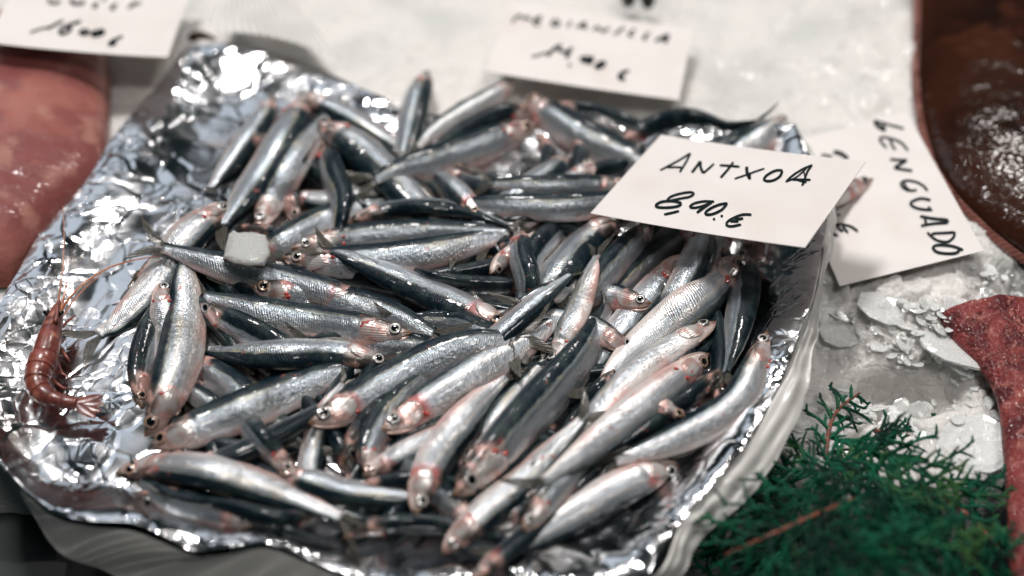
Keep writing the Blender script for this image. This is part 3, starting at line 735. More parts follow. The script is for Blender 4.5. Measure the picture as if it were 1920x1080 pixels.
def anchovy(label, pts, width, back, roll=0, mat='fish', cap=.075, sink=.45, gape=0., nofin=False, lift=0., tlift=0.):
    pts = np.array(pts, float)
    P2 = resample(catmull(pts, 120), 60)
    z = np.full(60, .03)
    mid = P2[25]; depth_mid = np.dot(at(mid[0], mid[1], .03)-CAM, FW)
    D = width*depth_mid/FPX*1.06                     # body depth in metres
    for it in range(5):
        W = np.array([at(x, y, zz) for (x, y), zz in zip(P2, z)])
        s = np.r_[0, np.cumsum(np.linalg.norm(np.diff(W, axis=0), axis=1))]; u = np.clip(s/max(s[-1], D/.172), 0, 1)
        r = prof(u, wu_y)*(D/.15)
        req = Hq(W[:, 0], W[:, 1])+r*(1-sink)+lift+tlift*sstep(u, .55, .8)
        sm = smooth1(req, 40); sm = sm+.55*max(0, (req-sm).max())*.5
        sm = .004+.085*(1-np.exp(-np.maximum(sm-.004, 0)/.085*1.08))
        sm = np.minimum(sm, cap)
        s_, t_ = card_st(CARDS['antxoa'], W[:, 0], W[:, 1])
        ins = (s_ > -.08) & (s_ < 1.08) & (t_ > -.1) & (t_ < 1.1)
        sm = np.where(ins, np.minimum(sm, card_z(CARDS['antxoa'], W[:, 0], W[:, 1])-r-.0035), sm)
        z = smooth1(np.maximum(sm, r+.003) if not nofin else np.full(60, .0095), 12)
    W = np.array([at(x, y, zz) for (x, y), zz in zip(P2, z)])
    L = np.linalg.norm(np.diff(W, axis=0), axis=1).sum()
    Ln = max(L, D/.172)
    if Ln > L+.003:                                  # the hidden rest of the body runs on under its neighbours
        T = norm(W[-1]-W[-6]); T[2] = min(T[2], -.10); T = norm(T); k = int((Ln-L)/.002)+1
        ext = W[-1]+T*(np.arange(1, k+1)*(Ln-L)/k)[:, None]; ext[:, 2] = np.maximum(ext[:, 2], Hq(ext[:, 0], ext[:, 1])*0+.010)
        W = np.vstack([W, ext])
    for k in range(3): W[:, k] = smooth1(W[:, k], 4)
    W = resample(W, 90); L = np.linalg.norm(np.diff(W, axis=0), axis=1).sum()
    stamp(W, np.maximum(prof(np.linspace(0, 1, 90), hu_y)*.9*(D/.15), .002))
    # body frame
    T = norm(np.gradient(W, axis=0)); T = norm(np.stack([smooth1(T[:, k], 6) for k in range(3)], 1))
    view = norm(CAM-W); view = norm(.65*view+.35*np.array([0, 0, 1.]))
    N = norm(view-(view*T).sum(1, keepdims=True)*T); S = np.cross(T, N)
    dirs = {'u': (0, 1, .6), 'd': (0, -1, -.6), 'l': (-1, 0, 0), 'r': (1, 0, 0)}
    want = sum(np.array(dirs[c], float) for c in back)
    sg = 1. if np.dot(S[12:70].mean(0), want) > 0 else -1.
    rr = R(roll)
    Dv = norm(sg*S*math.cos(rr)+N*math.sin(rr)); Sv = np.cross(T, Dv)
    if (Sv*N).sum() < 0: Sv = -Sv
    org = W[int(len(W)*.4)].copy(); org[2] -= D*.3
    ul = np.linspace(0, 1, 90)
    ip = lambda A, u: np.stack([np.interp(u, ul, A[:, k]) for k in range(3)], -1)
    # cross sizes: absolute to the width given, head proportions to body length
    kd = D/.15
    def frame(u):
        return ip(W, u), ip(T, u), ip(Dv, u), ip(Sv, u)
    def surf(u, a, off=0.):
        u = np.asarray(u, float); a = np.asarray(a, float)
        c, t, d, s = frame(u); h = prof(u, hu_y)*kd; w = prof(u, wu_y)*kd
        oc = np.interp(u, [0, .05, .2, 1], [.012, .006, 0, 0])*kd
        ca, sa = np.cos(a), np.sin(a)
        # belly narrower than the back
        w = w*(1-.22*np.clip(-ca, 0, 1))
        if nofin: e_ = 1-.92*sstep(u, .86, 1.); h = h*e_; w = w*e_
        return c+d*((h+off)*ca+oc)[..., None]+s*((w+off)*sa)[..., None]
    th = thing('anchovy', label, 'fish', org, GROUP)
    U, A = np.meshgrid(US, AN, indexing='ij')
    off = np.zeros_like(U)
    am = 1.75+np.clip(U/.13, 0, 1)*.55
    aw = np.where(A > math.pi, 2*math.pi-A, A)
    off -= .0022*kd*np.exp(-((aw-am)/.16)**2)*(U < .135)*(U > .008)            # mouth line
    off -= .0030*kd*np.exp(-((U-.215)/.008)**2)*sstep(aw, .5, .9)               # step behind the gill cover
    rn = np.random.default_rng(abs(hash(label)) % 99999 if False else sum(map(ord, label)))
    off += .0012*kd*np.sin(U*rn.uniform(8, 20)+rn.uniform(0, 6))*np.cos(A+rn.uniform(0, 6))
    V = surf(U, A, off).reshape(-1, 3)
    uv = np.stack([U, aw/math.pi], -1).reshape(-1, 2)
    n = len(US)
    F = grid_faces(n, NA, True)+[list(range(NA))[::-1], list(range((n-1)*NA, n*NA))]
    mesh('body', V, F, M[mat], th, org, uv=uv)
    # gill cover and eye on both flanks, jaw
    for sd in (1, -1):
        nq, ns = 11, 8; V = []; uvv = []
        for i in range(ns):
            for j in range(nq):
                q = -1+2*j/(nq-1); s_ = i/(ns-1)
                uu = .098+s_*.108*math.sqrt(max(0, 1-q*q*.85)); a = 1.68+q*.80
                o_ = (.0012+.0062*s_*(1-.3*q*q) if i < ns-1 else .0005)*kd
                if i == 0: o_ = -.0012*kd
                V.append(surf(uu, a*sd, o_)); uvv.append((s_, .5+.5*q))
        mesh('gill_cover', V, grid_faces(ns, nq), M['gill'], th, org, uv=uvv)
        ce = surf(.070, 1.25*sd, -.0012*kd); c0, t0, d0, s0 = frame(.070)
        no = norm(d0*math.cos(1.22)*.35+s0*math.sin(1.22)*sd); re = .0275*kd
        e1 = norm(t0-no*np.dot(t0, no)); e2 = np.cross(no, e1)
        def dome(r0, r1, hgt, rings, lift_):
            V = []; q = []
            for i in range(rings+1):
                rr_ = r0+(r1-r0)*i/rings; zz = hgt*math.sqrt(max(0, 1-(rr_/r1)**2*.98))
                for k in range(16):
                    al = 2*math.pi*k/16; V.append(ce+e1*rr_*re*math.cos(al)+e2*rr_*re*math.sin(al)+no*(zz+lift_)*re); q.append((rr_, al/6.3))
            return V, q
        V, q = dome(.40, 1.0, .26, 5, .04)
        ey = mesh('eye', V, grid_faces(6, 16, True), M['iris'], th, org, uv=q)
        V, q = dome(.02, .55, .12, 3, .25)
        mesh('pupil', V, grid_faces(4, 16, True)+[list(range(16))[::-1]], M['pupil'], ey, org)
    uj = np.linspace(.012, .15, 12); jr = np.interp(uj, [.012, .03, .09, .15], [.002, .006, .008, .004])*kd
    cj = surf(uj, np.full(12, math.pi), 0.)
    c_, t_, d_, s_ = frame(uj); cj = cj-d_*((gape or max(0, rn.uniform(-.012, .016)))*kd*(.15-uj)/.14)[:, None]
    V, F = tube(cj, jr, 8); mesh('lower_jaw', V, F, M['jaw'], th, org)
    if not nofin and rn.random() < .6:                 # torn red flesh showing at the gill slit
        for q_ in range(rn.integers(1, 4)):
            cc = surf(rn.uniform(.17, .225), rn.uniform(1.0, 2.4)*(1 if (Sv*N).sum() > 0 else -1), .001*kd); V = []
            for i in range(6):
                for j in range(9):
                    a1, b1 = math.pi*i/5, 2*math.pi*j/9
                    V.append(cc+np.array([math.sin(a1)*math.cos(b1)*1.3, math.sin(a1)*math.sin(b1), math.cos(a1)*.7])*kd*.0085*(.7+.6*rn.random()))
            mesh('gill_flesh', V, grid_faces(6, 9, True), M['meat'], th, org)
    # fins
    if not nofin:
        c_, t_, d_, s_ = frame(np.array(.995)); tl = .165*kd*1.08; V = []; uvv = []; nb, na = 9, 19
        sweep = rn.uniform(-.12, .12); curl = rn.uniform(-.25, .25)
        for sgn in (1, -1):
            for lay in (1, -1):
                for i in range(na):
                    a = i/(na-1)                                     # 0 middle of the fork .. 1 outer edge
                    ln = tl*(.36+.64*a**1.3); an = (.06+.50*a)*sgn+sweep
                    for j in range(nb):
                        b = j/(nb-1)
                        p = c_+d_*(sgn*(.004+.016*a)*kd*(1-b*.3))+(t_*math.cos(an)+d_*math.sin(an))*ln*b
                        p = p+s_*(curl*ln*b*b+lay*.0010*kd*(1-b)+lay*.00008+.0004*math.sin(a*40)*b)
                        V.append(p); uvv.append((a*.9+.05*(sgn > 0), b))
        Fb = grid_faces(na, nb); F = []
        for q_ in range(4): F += [[i+q_*na*nb for i in f] for f in Fb]
        mesh('tail_fin', V, F, M['fin'], th, org, uv=uvv)
        def fin(u0, u1, a0, height, lean, name, sd=1):
            V = []; q = []
            for lay in (0, 1):
                for i in range(9):
                    f = i/8; uu = u0+(u1-u0)*f; b0 = surf(uu, a0*sd, -.001*kd+lay*.0003)
                    c1, t1, d1, s1 = frame(np.array(uu))
                    od = norm(d1*math.cos(a0)+s1*math.sin(a0)*sd)
                    hh = height*kd*math.sin(math.pi*(.12+.80*(1-f)))
                    for j in range(4):
                        g = j/3; V.append(b0+(od*(1-lean)+t1*lean*1.4)*hh*g+od*.0005*lay); q.append((f*.7, g))
            F = [f for f in grid_faces(9, 4)]+[[i+36 for i in f] for f in grid_faces(9, 4)]
            mesh(name, V, F, M['fin'], th, org, uv=q)
        fin(.46, .55, .05, .020, .80, 'dorsal_fin'); fin(.66, .78, math.pi, .020, .70, 'anal_fin')
        for sd in (1, -1): fin(.225, .265, 2.45, .042, .93, 'pectoral_fin', sd)
    return th

FISH = [
 # ---- deepest visible layer
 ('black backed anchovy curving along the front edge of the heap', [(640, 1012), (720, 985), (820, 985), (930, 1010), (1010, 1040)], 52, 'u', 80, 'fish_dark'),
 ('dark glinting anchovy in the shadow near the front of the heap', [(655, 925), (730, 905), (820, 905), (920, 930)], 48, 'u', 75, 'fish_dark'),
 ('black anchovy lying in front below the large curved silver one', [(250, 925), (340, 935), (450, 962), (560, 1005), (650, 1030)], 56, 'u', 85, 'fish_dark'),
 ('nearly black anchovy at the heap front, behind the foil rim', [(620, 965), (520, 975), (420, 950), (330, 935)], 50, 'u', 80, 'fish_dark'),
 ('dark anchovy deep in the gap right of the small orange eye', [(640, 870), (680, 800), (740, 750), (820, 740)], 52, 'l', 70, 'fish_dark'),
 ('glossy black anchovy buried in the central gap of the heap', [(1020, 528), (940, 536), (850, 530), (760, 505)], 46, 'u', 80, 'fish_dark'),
 ('dark anchovy with a red gill left of the central gap', [(372, 572), (430, 604), (500, 640), (580, 690)], 58, 'u', 35, 'fish_dark'),
 ('short silver anchovy showing under the striped sides at lower left', [(330, 715), (385, 752), (440, 792), (520, 840)], 40, 'u', 10, 'fish'),
 ('grey anchovy running under the vertical one at lower left', [(345, 668), (395, 700), (450, 742), (520, 800)], 62, 'u', 15, 'fish'),
 ('black wet anchovy under the striped one with the round eye', [(330, 880), (420, 862), (510, 822), (590, 775), (670, 730)], 62, 'd', 65, 'fish_dark'),
 ('small dark anchovy with an orange rimmed eye in the lower gap', [(556, 892), (520, 858), (480, 815), (450, 770)], 46, 'r', 30, 'fish_dark'),
 ('slim pale anchovy standing upright through the lower gap', [(578, 972), (578, 900), (588, 830), (612, 765), (645, 718)], 42, 'r', 5, 'fish_pale'),
 ('dark anchovy low in the back of the heap beside the foil glitter', [(822, 318), (880, 342), (950, 366), (1030, 392)], 42, 'd', 40, 'fish_dark'),
 ('reddish anchovy in the gap left of the hanging tail', [(538, 362), (600, 376), (670, 370), (745, 350)], 38, 'd', 10, 'fish_pale'),
 ('dark wet anchovy behind the bright silver one at the back', [(1018, 208), (940, 222), (862, 262), (800, 312)], 56, 'u', 50, 'fish_dark'),
 ('thin anchovy half hidden behind the one below the MEDIANILLA card', [(1030, 198), (1110, 208), (1180, 232), (1260, 262)], 32, 'u', 40, 'fish_dark'),
 ('small dark anchovy just behind the top edge of the ANTXOA card', [(1425, 240), (1370, 268), (1300, 285), (1220, 300)], 36, 'u', 30, 'fish'),
 ('pale anchovy with a bloody gill left of the ANTXOA card', [(1118, 300), (1080, 336), (1035, 372), (980, 410)], 52, 'l', -15, 'fish_pale'),
 ('anchovy with a dark back tucked beside the foil glitter', [(1072, 288), (1030, 325), (985, 358), (920, 405)], 60, 'rd', 30, 'fish'),
 ('dark anchovy under the left corner of the ANTXOA card', [(1180, 400), (1100, 398), (1020, 402), (940, 410)], 40, 'd', 40, 'fish_dark'),
 ('anchovy with only its nose past the right edge of the ANTXOA card', [(1643, 337), (1600, 352), (1540, 368), (1450, 390), (1340, 405)], 50, 'u', 0, 'fish_pale'),
 ('red gilled anchovy crushed under the lower edge of the ANTXOA card', [(1372, 432), (1338, 470), (1300, 520), (1260, 570)], 48, 'l', -10, 'fish_pale'),
 ('silver anchovy left of the big pale head below the ANTXOA card', [(1325, 428), (1306, 485), (1272, 548), (1225, 600)], 58, 'r', 10, 'fish'),
 ('dark backed beige anchovy slanting down from the ANTXOA card', [(1310, 425), (1258, 458), (1195, 508), (1140, 565)], 52, 'l', 35, 'fish'),
 ('anchovy with torn gill and spotless scales below the card', [(1290, 472), (1252, 515), (1215, 562), (1165, 625)], 64, 'rd', 5, 'fish'),
 ('dark anchovy lying inside the right half of the heap', [(1160, 690), (1125, 735), (1085, 790), (1040, 850)], 44, 'l', 40, 'fish_dark'),
 ('nearly black anchovy with a row of glints at the right', [(1352, 695), (1290, 745), (1220, 800), (1140, 855)], 48, 'u', 85, 'fish_dark'),
 ('dark long anchovy at the very front centre of the heap', [(870, 1095), (960, 1025), (1050, 940), (1130, 860)], 54, 'r', 60, 'fish_dark'),
 ('grey flanked anchovy low in the front gap under the curved silver one', [(520, 880), (590, 905), (665, 925), (750, 930)], 50, 'd', 20, 'fish'),
 ('silver anchovy sunk beneath the pink throated one at the front', [(905, 1000), (850, 950), (800, 905), (740, 850)], 50, 'r', 20, 'fish'),
 ('anchovy sunk between the scarlet gilled one and the lower gap', [(700, 900), (690, 850), (715, 790), (760, 735)], 50, 'l', 20, 'fish'),
 ('silver anchovy low between the very broad dark one and the pale group', [(980, 1000), (1030, 930), (1090, 860), (1150, 790)], 54, 'l', 20, 'fish'),
 ('anchovy sunk under the bright striped one in the centre left', [(860, 655), (780, 650), (700, 645), (610, 640)], 50, 'u', 15, 'fish'),
 ('silver anchovy low behind the bloodshot eyed one', [(1010, 650), (940, 640), (860, 610), (780, 600)], 50, 'u', 20, 'fish'),
 ('pale anchovy deep between the card and the long silver one', [(1180, 345), (1110, 350), (1030, 352), (950, 345)], 46, 'u', 10, 'fish'),
 ('anchovy low under the upright bundle beside the foil', [(560, 420), (540, 360), (545, 300), (570, 240)], 46, 'r', 30, 'fish'),
 ('low grey anchovy between the turned over one and the black back', [(1290, 780), (1220, 760), (1150, 770), (1080, 800)], 48, 'd', 20, 'fish'),
 ('anchovy at the front edge with its silver side against the foil', [(480, 985), (400, 960), (320, 940), (260, 900)], 46, 'u', 30, 'fish'),
 # ---- upper left bundle
 ('black backed anchovy whose snout points left under the tails', [(237, 544), (300, 497), (380, 450), (465, 390), (550, 330)], 58, 'u', 70, 'fish_dark'),
 ('slim leftmost anchovy of the upright bundle at upper left', [(512, 178), (490, 225), (442, 290), (395, 354)], 44, 'r', 15, 'fish'),
 ('long silver anchovy with its head highest in the upright bundle', [(572, 168), (546, 235), (502, 312), (455, 374), (415, 425)], 66, 'r', 20, 'fish'),
 ('blue grey anchovy with its tail crossing behind the bundle', [(560, 175), (625, 205), (690, 240), (762, 284)], 44, 'd', 20, 'fish'),
 ('broad dark anchovy with a scaly flank right of the bundle', [(598, 226), (665, 272), (722, 322), (780, 378), (830, 430)], 76, 'd', 30, 'fish'),
 ('tilted anchovy with its tail fork against the bright silver one', [(905, 408), (860, 362), (815, 322), (785, 295)], 44, 'l', 20, 'fish'),
 ('anchovy standing with a dark snout at the very back', [(800, 134), (786, 170), (772, 222), (757, 280)], 52, 'r', 25, 'fish'),
 ('thin curved anchovy with an orange belly at the back', [(970, 150), (920, 184), (852, 222), (806, 252), (782, 276)], 40, 'u', 0, 'fish_pale'),
 ('bright silver anchovy with an orange gill at the back centre', [(1012, 236), (950, 256), (880, 282), (805, 306), (735, 320)], 62, 'u', 10, 'fish'),
 ('black arched anchovy just behind the ANTXOA card', [(1145, 300), (1205, 248), (1285, 224), (1360, 240), (1418, 230)], 52, 'u', 70, 'fish_dark'),
 ('anchovy with a pale head at the far right behind the card', [(1480, 222), (1432, 258), (1372, 298), (1290, 345)], 54, 'l', 0, 'fish_pale'),
 ('plump anchovy pointing up left below the MEDIANILLA card', [(982, 180), (1040, 224), (1102, 262), (1180, 297), (1270, 335)], 64, 'u', 8, 'fish'),
 ('anchovy head down with a white ringed eye beside the ice cube', [(487, 432), (505, 385), (545, 312), (588, 246), (612, 214)], 58, 'l', 0, 'fish'),
 ('scaly anchovy rising from the ice cube to the hanging tail', [(455, 500), (520, 462), (590, 424), (662, 394), (735, 374)], 58, 'u', 0, 'fish'),
 ('anchovy whose eye faces up above the crossed tails', [(428, 374), (388, 412), (342, 455), (288, 540), (205, 622)], 66, 'rd', 5, 'fish_pale'),
 # ---- middle
 ('long silver anchovy reaching under the left corner of the card', [(1250, 352), (1160, 378), (1060, 388), (940, 386), (840, 380)], 50, 'u', 10, 'fish'),
 ('dark arched anchovy above the two striped ones', [(640, 425), (700, 398), (780, 386), (868, 394), (958, 424)], 42, 'd', 45, 'fish_dark'),
 ('olive backed anchovy hanging vertically with its tail on a red gill', [(604, 258), (622, 322), (640, 376), (630, 436)], 60, 'r', 60, 'fish'),
 ('pink bellied anchovy head peering from the central gap', [(914, 512), (952, 484), (1010, 458), (1075, 438)], 46, 'd', -30, 'fish_pale'),
 ('upper one of the two parallel striped anchovies in the middle', [(540, 472), (620, 452), (720, 441), (840, 436), (960, 432)], 52, 'u', 5, 'fish'),
 ('lower one of the two parallel striped anchovies in the middle', [(523, 488), (600, 492), (700, 489), (810, 474), (905, 450), (968, 436)], 62, 'u', 0, 'fish'),
 ('dark anchovy arching right of the crossed tail fins', [(1098, 436), (1045, 436), (1008, 470), (990, 515)], 50, 'u', 40, 'fish_dark'),
 ('upright dark anchovy right of the central gap', [(972, 430), (976, 480), (990, 532), (985, 590)], 54, 'r', 50, 'fish'),
 ('silver anchovy with a purple back below the card corner', [(1158, 404), (1105, 448), (1055, 505), (1005, 568)], 74, 'rd', 30, 'fish'),
 ('anchovy with a dotted black back slanting below the card', [(1228, 418), (1180, 464), (1140, 510), (1100, 560)], 56, 'l', 30, 'fish'),
 ('long anchovy with its tail over the foil left of the heap', [(730, 592), (630, 556), (520, 528), (420, 500), (345, 477), (300, 462)], 62, 'u', 0, 'fish'),
 ('anchovy with round eye and bright stripe in the centre left', [(460, 543), (545, 552), (640, 570), (735, 594), (818, 626)], 68, 'u', 0, 'fish'),
 ('dark blue backed anchovy lying diagonally across the centre', [(966, 612), (900, 590), (805, 550), (712, 508), (638, 474)], 68, 'd', 35, 'fish'),
 ('anchovy with a silver top and black underside at centre left', [(738, 682), (680, 668), (590, 664), (480, 664), (378, 656)], 66, 'd', 30, 'fish'),
 ('long anchovy whose bloodshot eye looks up in the centre', [(777, 630), (700, 621), (600, 607), (500, 588), (425, 568), (378, 552)], 66, 'u', 0, 'fish'),
 ('dark anchovy upside down with an orange eye at left', [(270, 768), (264, 705), (278, 640), (304, 582)], 56, 'l', 35, 'fish_dark'),
 ('anchovy with a huge ringed eye beside the crossed tails', [(302, 526), (307, 580), (316, 650), (332, 720)], 52, 'r', 0, 'fish_pale'),
 ('broad vertical anchovy with a blood spotted upper half at left', [(276, 826), (305, 765), (332, 690), (347, 610), (347, 505)], 78, 'l', 10, 'fish_pale'),
 ('anchovy head pointing right with a clear eye below the card', [(1224, 574), (1160, 560), (1090, 546), (1010, 552)], 52, 'u', 0, 'fish_pale'),
 ('anchovy head with a scarlet collar in the right half', [(1186, 658), (1146, 636), (1100, 612), (1040, 600)], 50, 'u', -10, 'fish_pale'),
 # ---- right and front
 ('upright dark blue anchovy at the right rim of the heap', [(1388, 462), (1396, 535), (1382, 620), (1358, 702)], 58, 'r', 30, 'fish_dark'),
 ('large pale anchovy whose head meets the lower edge of the card', [(1390, 474), (1350, 522), (1285, 582), (1215, 642), (1160, 690)], 76, 'r', -10, 'fish_pale'),
 ('pale bellied anchovy turned over at the right', [(1350, 602), (1272, 645), (1185, 708), (1112, 782), (1062, 850)], 64, 'l', -35, 'fish_pale'),
 ('pink headed anchovy below the turned over one', [(1330, 655), (1262, 718), (1172, 790), (1092, 852), (1015, 908)], 66, 'r', -20, 'fish_pale'),
 ('curved anchovy along the right rim with a red throat', [(1444, 616), (1420, 685), (1375, 762), (1272, 822), (1148, 866)], 62, 'l', 0, 'fish_pale'),
 ('pale anchovy alone at the front right of the heap', [(1278, 868), (1212, 893), (1132, 932), (1062, 975), (1008, 1004)], 66, 'd', -10, 'fish_pale'),
 ('narrow silver anchovy standing on its nose right of centre', [(1036, 690), (1056, 640), (1086, 575), (1112, 496)], 50, 'l', -30, 'fish_pale'),
 ('slim blue edged anchovy running up beside the upright tail', [(800, 752), (880, 682), (955, 612), (1020, 556), (1074, 512)], 48, 'rd', 25, 'fish'),
 ('silver anchovy with a scarlet gill in the centre front', [(576, 802), (652, 764), (742, 714), (822, 670), (905, 640)], 76, 'u', 0, 'fish'),
 ('anchovy with a pink lower jaw right of the scarlet gilled one', [(712, 814), (790, 766), (880, 710), (962, 658), (1042, 600)], 74, 'u', -5, 'fish_pale'),
 ('red cheeked anchovy head in the lower gap', [(678, 892), (730, 864), (800, 828), (870, 792)], 44, 'd', 10, 'fish_pale'),
 ('pink throated anchovy pointing straight down at the front', [(774, 968), (800, 892), (842, 822), (892, 764), (940, 716)], 66, 'r', -5, 'fish_pale'),
 ('slim anchovy with an orange gill between two larger ones', [(862, 898), (900, 832), (952, 762), (1000, 702), (1022, 672)], 46, 'l', 0, 'fish_pale'),
 ('blurred pink anchovy lowest at the front centre', [(822, 1040), (900, 970), (982, 902), (1042, 842), (1095, 785)], 62, 'r', 10, 'fish_pale'),
 ('very broad dark anchovy slanting from centre to the front', [(850, 940), (920, 862), (1002, 770), (1082, 680), (1122, 612), (1142, 570)], 84, 'l', 35, 'fish'),
 ('striped anchovy with a round orange rimmed eye at lower left', [(280, 842), (345, 815), (435, 778), (525, 742), (605, 708)], 74, 'u', 0, 'fish'),
 ('large curved silver anchovy lying along the front left', [(210, 884), (300, 874), (400, 886), (500, 916), (585, 948), (645, 974)], 64, 'd', 15, 'fish_pale'),
]
FISH_EXTRA = {
 'long anchovy with its tail over the foil left of the heap': dict(tlift=.010),
 'broad vertical anchovy with a blood spotted upper half at left': dict(lift=.005),
 'blurred pink anchovy lowest at the front centre': dict(lift=.004),
 'long anchovy whose bloodshot eye looks up in the centre': dict(gape=.006),
 'anchovy with a pink lower jaw right of the scarlet gilled one': dict(gape=.010),
}
# anchovies almost wholly buried, added in dark skin to keep the gaps black
r = np.random.default_rng(11)
fill = []
for k, (cx, cy) in enumerate([(560, 300), (700, 330), (860, 420), (1000, 360), (1120, 330), (1300, 350), (1400, 380), (600, 560), (450, 620), (700, 700), (850, 620),
                              (1000, 640), (1150, 620), (1300, 560), (1250, 700), (1100, 760), (950, 800), (800, 860), (650, 830), (480, 720), (420, 820), (900, 920),
                              (1080, 900), (1200, 840), (400, 560), (880, 500), (1050, 480), (1180, 480), (760, 960), (560, 900), (680, 620), (990, 720), (1330, 640), (600, 470), (760, 600), (740, 820), (620, 905), (690, 930), (640, 940), (340, 800), (1000, 300), (1230, 800)]):
    a = r.uniform(0, 2*math.pi); l = 170
    dx, dy = math.cos(a)*l, math.sin(a)*l*.72; b = r.uniform(-30, 30)
    for q_ in range(2):
        fill.append([(cx-dx, cy-dy), (cx+b*math.sin(a), cy-b*math.cos(a)), (cx+dx, cy+dy)])
        cx += 60*math.sin(a); cy += 45*math.cos(a)
for k_, pts in enumerate(fill):
    if k_ in [10, 11, 13, 15, 24, 25, 39, 60, 29, 55]: continue            # not seen from anywhere near the photograph's place
    pts = [(min(max(x, 300), 1400), min(max(y, 250), 1000)) for x, y in pts]
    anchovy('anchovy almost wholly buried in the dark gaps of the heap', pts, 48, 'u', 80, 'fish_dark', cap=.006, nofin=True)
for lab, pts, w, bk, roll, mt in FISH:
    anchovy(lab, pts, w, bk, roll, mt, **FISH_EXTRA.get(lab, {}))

# ------------------------------------------------------------ ice cube on the heap
out_ = np.array([(430, 440), (438, 433), (447, 438), (470, 436), (497, 441), (504, 458), (506, 480), (494, 497), (470, 500), (440, 494), (419, 484), (424, 462)], float)
out_ = np.vstack([out_, out_[:1]]); out_ = np.vstack([np.linspace(out_[i], out_[i+1], 5)[:-1] for i in range(len(out_)-1)])
c = at(465, 470, .034); ctr = out_.mean(0); V = []; m_ = len(out_)
for k, (f, zz) in enumerate(((.80, .022), (1.0, .026), (1.03, .034), (1.0, .0395), (.93, .0415), (.62, .0425), (.25, .0430))):
    for i, q_ in enumerate(out_):
        p = at(*(ctr+(q_-ctr)*f), zz); V.append(p+.0007*np.array([mnoise.noise(Vector(p*300.)), mnoise.noise(Vector(p*310.)+Vector((5, 0, 0))), mnoise.noise(Vector(p*210.)+Vector((0, 7, 0)))]))
F = grid_faces(7, m_, True)+[list(range(m_))[::-1], list(range(6*m_, 7*m_))]
tag(mesh('ice_cube', V, F, M['ice_piece'], origin=c), 'translucent grey piece of ice resting on the anchovies at left', 'ice')

# ------------------------------------------------------------ prawn
pr = thing('prawn', 'reddish brown raw prawn with long feelers on the foil at left', 'prawn', at(85, 680, .012)); po = np.array(pr.location)
def pz(pts): return [at(*p) for p in pts]
spine = catmull(pz([(112, 560, .022), (106, 585, .021), (98, 612, .020), (90, 645, .020), (82, 672, .019), (72, 700, .019), (70, 722, .018), (84, 740, .017), (110, 752, .016), (140, 757, .015), (160, 760, .014)]), 200)
spine = resample(spine, 200)
def segment(name, a, b, ra, rb, flare=.0006, parent=pr):
    P = spine[int(a*199):int(b*199)+1]; P = resample(P, 12); f = np.linspace(0, 1, 12)
    rad = ra*(1-f)+rb*f+flare*np.sin(f*math.pi)+flare*(f > .85)
    if name == 'carapace': rad = np.interp(f, [0, .15, .4, .7, 1], [.0008, .0034, .0057, .0071, .0076])
    V, F = tube(P, rad, 18); V = V.reshape(12, 18, 3)
    V = V+0; return mesh(name, V.reshape(-1, 3), F, M['shrimp'], parent, po)
cp = segment('carapace', 0.02, .47, .002, .009)
sg = np.linspace(.45, .93, 7)
for k in range(6):
    ra = .0079-.00086*k; segment('abdomen_segment', sg[k], min(sg[k+1]+.02, 1), ra, ra-.0006, .0007)
for k, an in enumerate((-.55, -.2, .2, .55)):
    c0 = spine[188]; t0 = norm(spine[199]-spine[188]); q = np.array([-t0[1], t0[0], 0]); V = []
    for lay in (1, -1):
        for i in range(8):
            f = i/7; w = .0032*math.sin(math.pi*(.15+.75*f))
            for j in range(5):
                g = (j-2)/2; d = t0*math.cos(an)+q*math.sin(an); e = -t0*math.sin(an)+q*math.cos(an)
                V.append(c0+d*.015*f+e*w*g+np.array([0, 0, .0007*lay*(1-g*g)+.0012*abs(an)]))
    F = grid_faces(8, 5); F = F+[[i+40 for i in x] for x in F]
    mesh('tail_fan_lobe', V, F, M['shrimp'], pr, po)
for k, sx in enumerate((-1, 1)):
    c0 = spine[28]+np.array([sx*.0042, 0, .0038]); V = []
    for i in range(8):
        for j in range(12):
            th, ph = math.pi*i/7, 2*math.pi*j/12; V.append(c0+.0021*np.array([math.sin(th)*math.cos(ph), math.sin(th)*math.sin(ph), math.cos(th)]))
    mesh('eye', V, grid_faces(8, 12, True), M['pupil'], pr, po)
V, F = tube(catmull(pz([(104, 605, .026), (108, 575, .027), (112, 545, .027)]), 14), np.linspace(.0018, .0002, 14), 6); mesh('rostrum', V, F, M['shrimp'], pr, po)
for pts, r0 in (([(108, 585, .024), (112, 545, .03), (118, 500, .034), (120, 440, .036), (118, 385, .036)], .0005),
                ([(112, 590, .024), (128, 562, .03), (160, 530, .034), (205, 502, .032), (255, 487, .028), (300, 480, .024)], .0009),
                ([(112, 588, .022), (120, 555, .027), (125, 530, .028)], .0009), ([(118, 592, .02), (140, 562, .014), (165, 535, .012), (190, 515, .011)], .0006)):
    P = catmull(pz(pts), 50); V, F = tube(P, np.linspace(r0, r0*.35, 50), 6); mesh('feeler', V, F, M['antenna'], pr, po)
for k, (a, b, c) in enumerate((((104, 640, .012), (124, 668, .012), (131, 678, .010)), ((98, 655, .012), (112, 690, .010), (120, 700, .008)), ((92, 690, .010), (120, 702, .010), (132, 712, .008)),
                ((90, 705, .010), (115, 725, .008), (125, 728, .007)), ((108, 620, .014), (130, 600, .012), (142, 592, .010)), ((106, 630, .014), (128, 622, .012), (140, 630, .008)))):
    V, F = tube(catmull(pz((a, b, c)), 14), np.linspace(.0013, .0004, 14), 6); mesh('leg', V, F, M['shrimp'], pr, po)

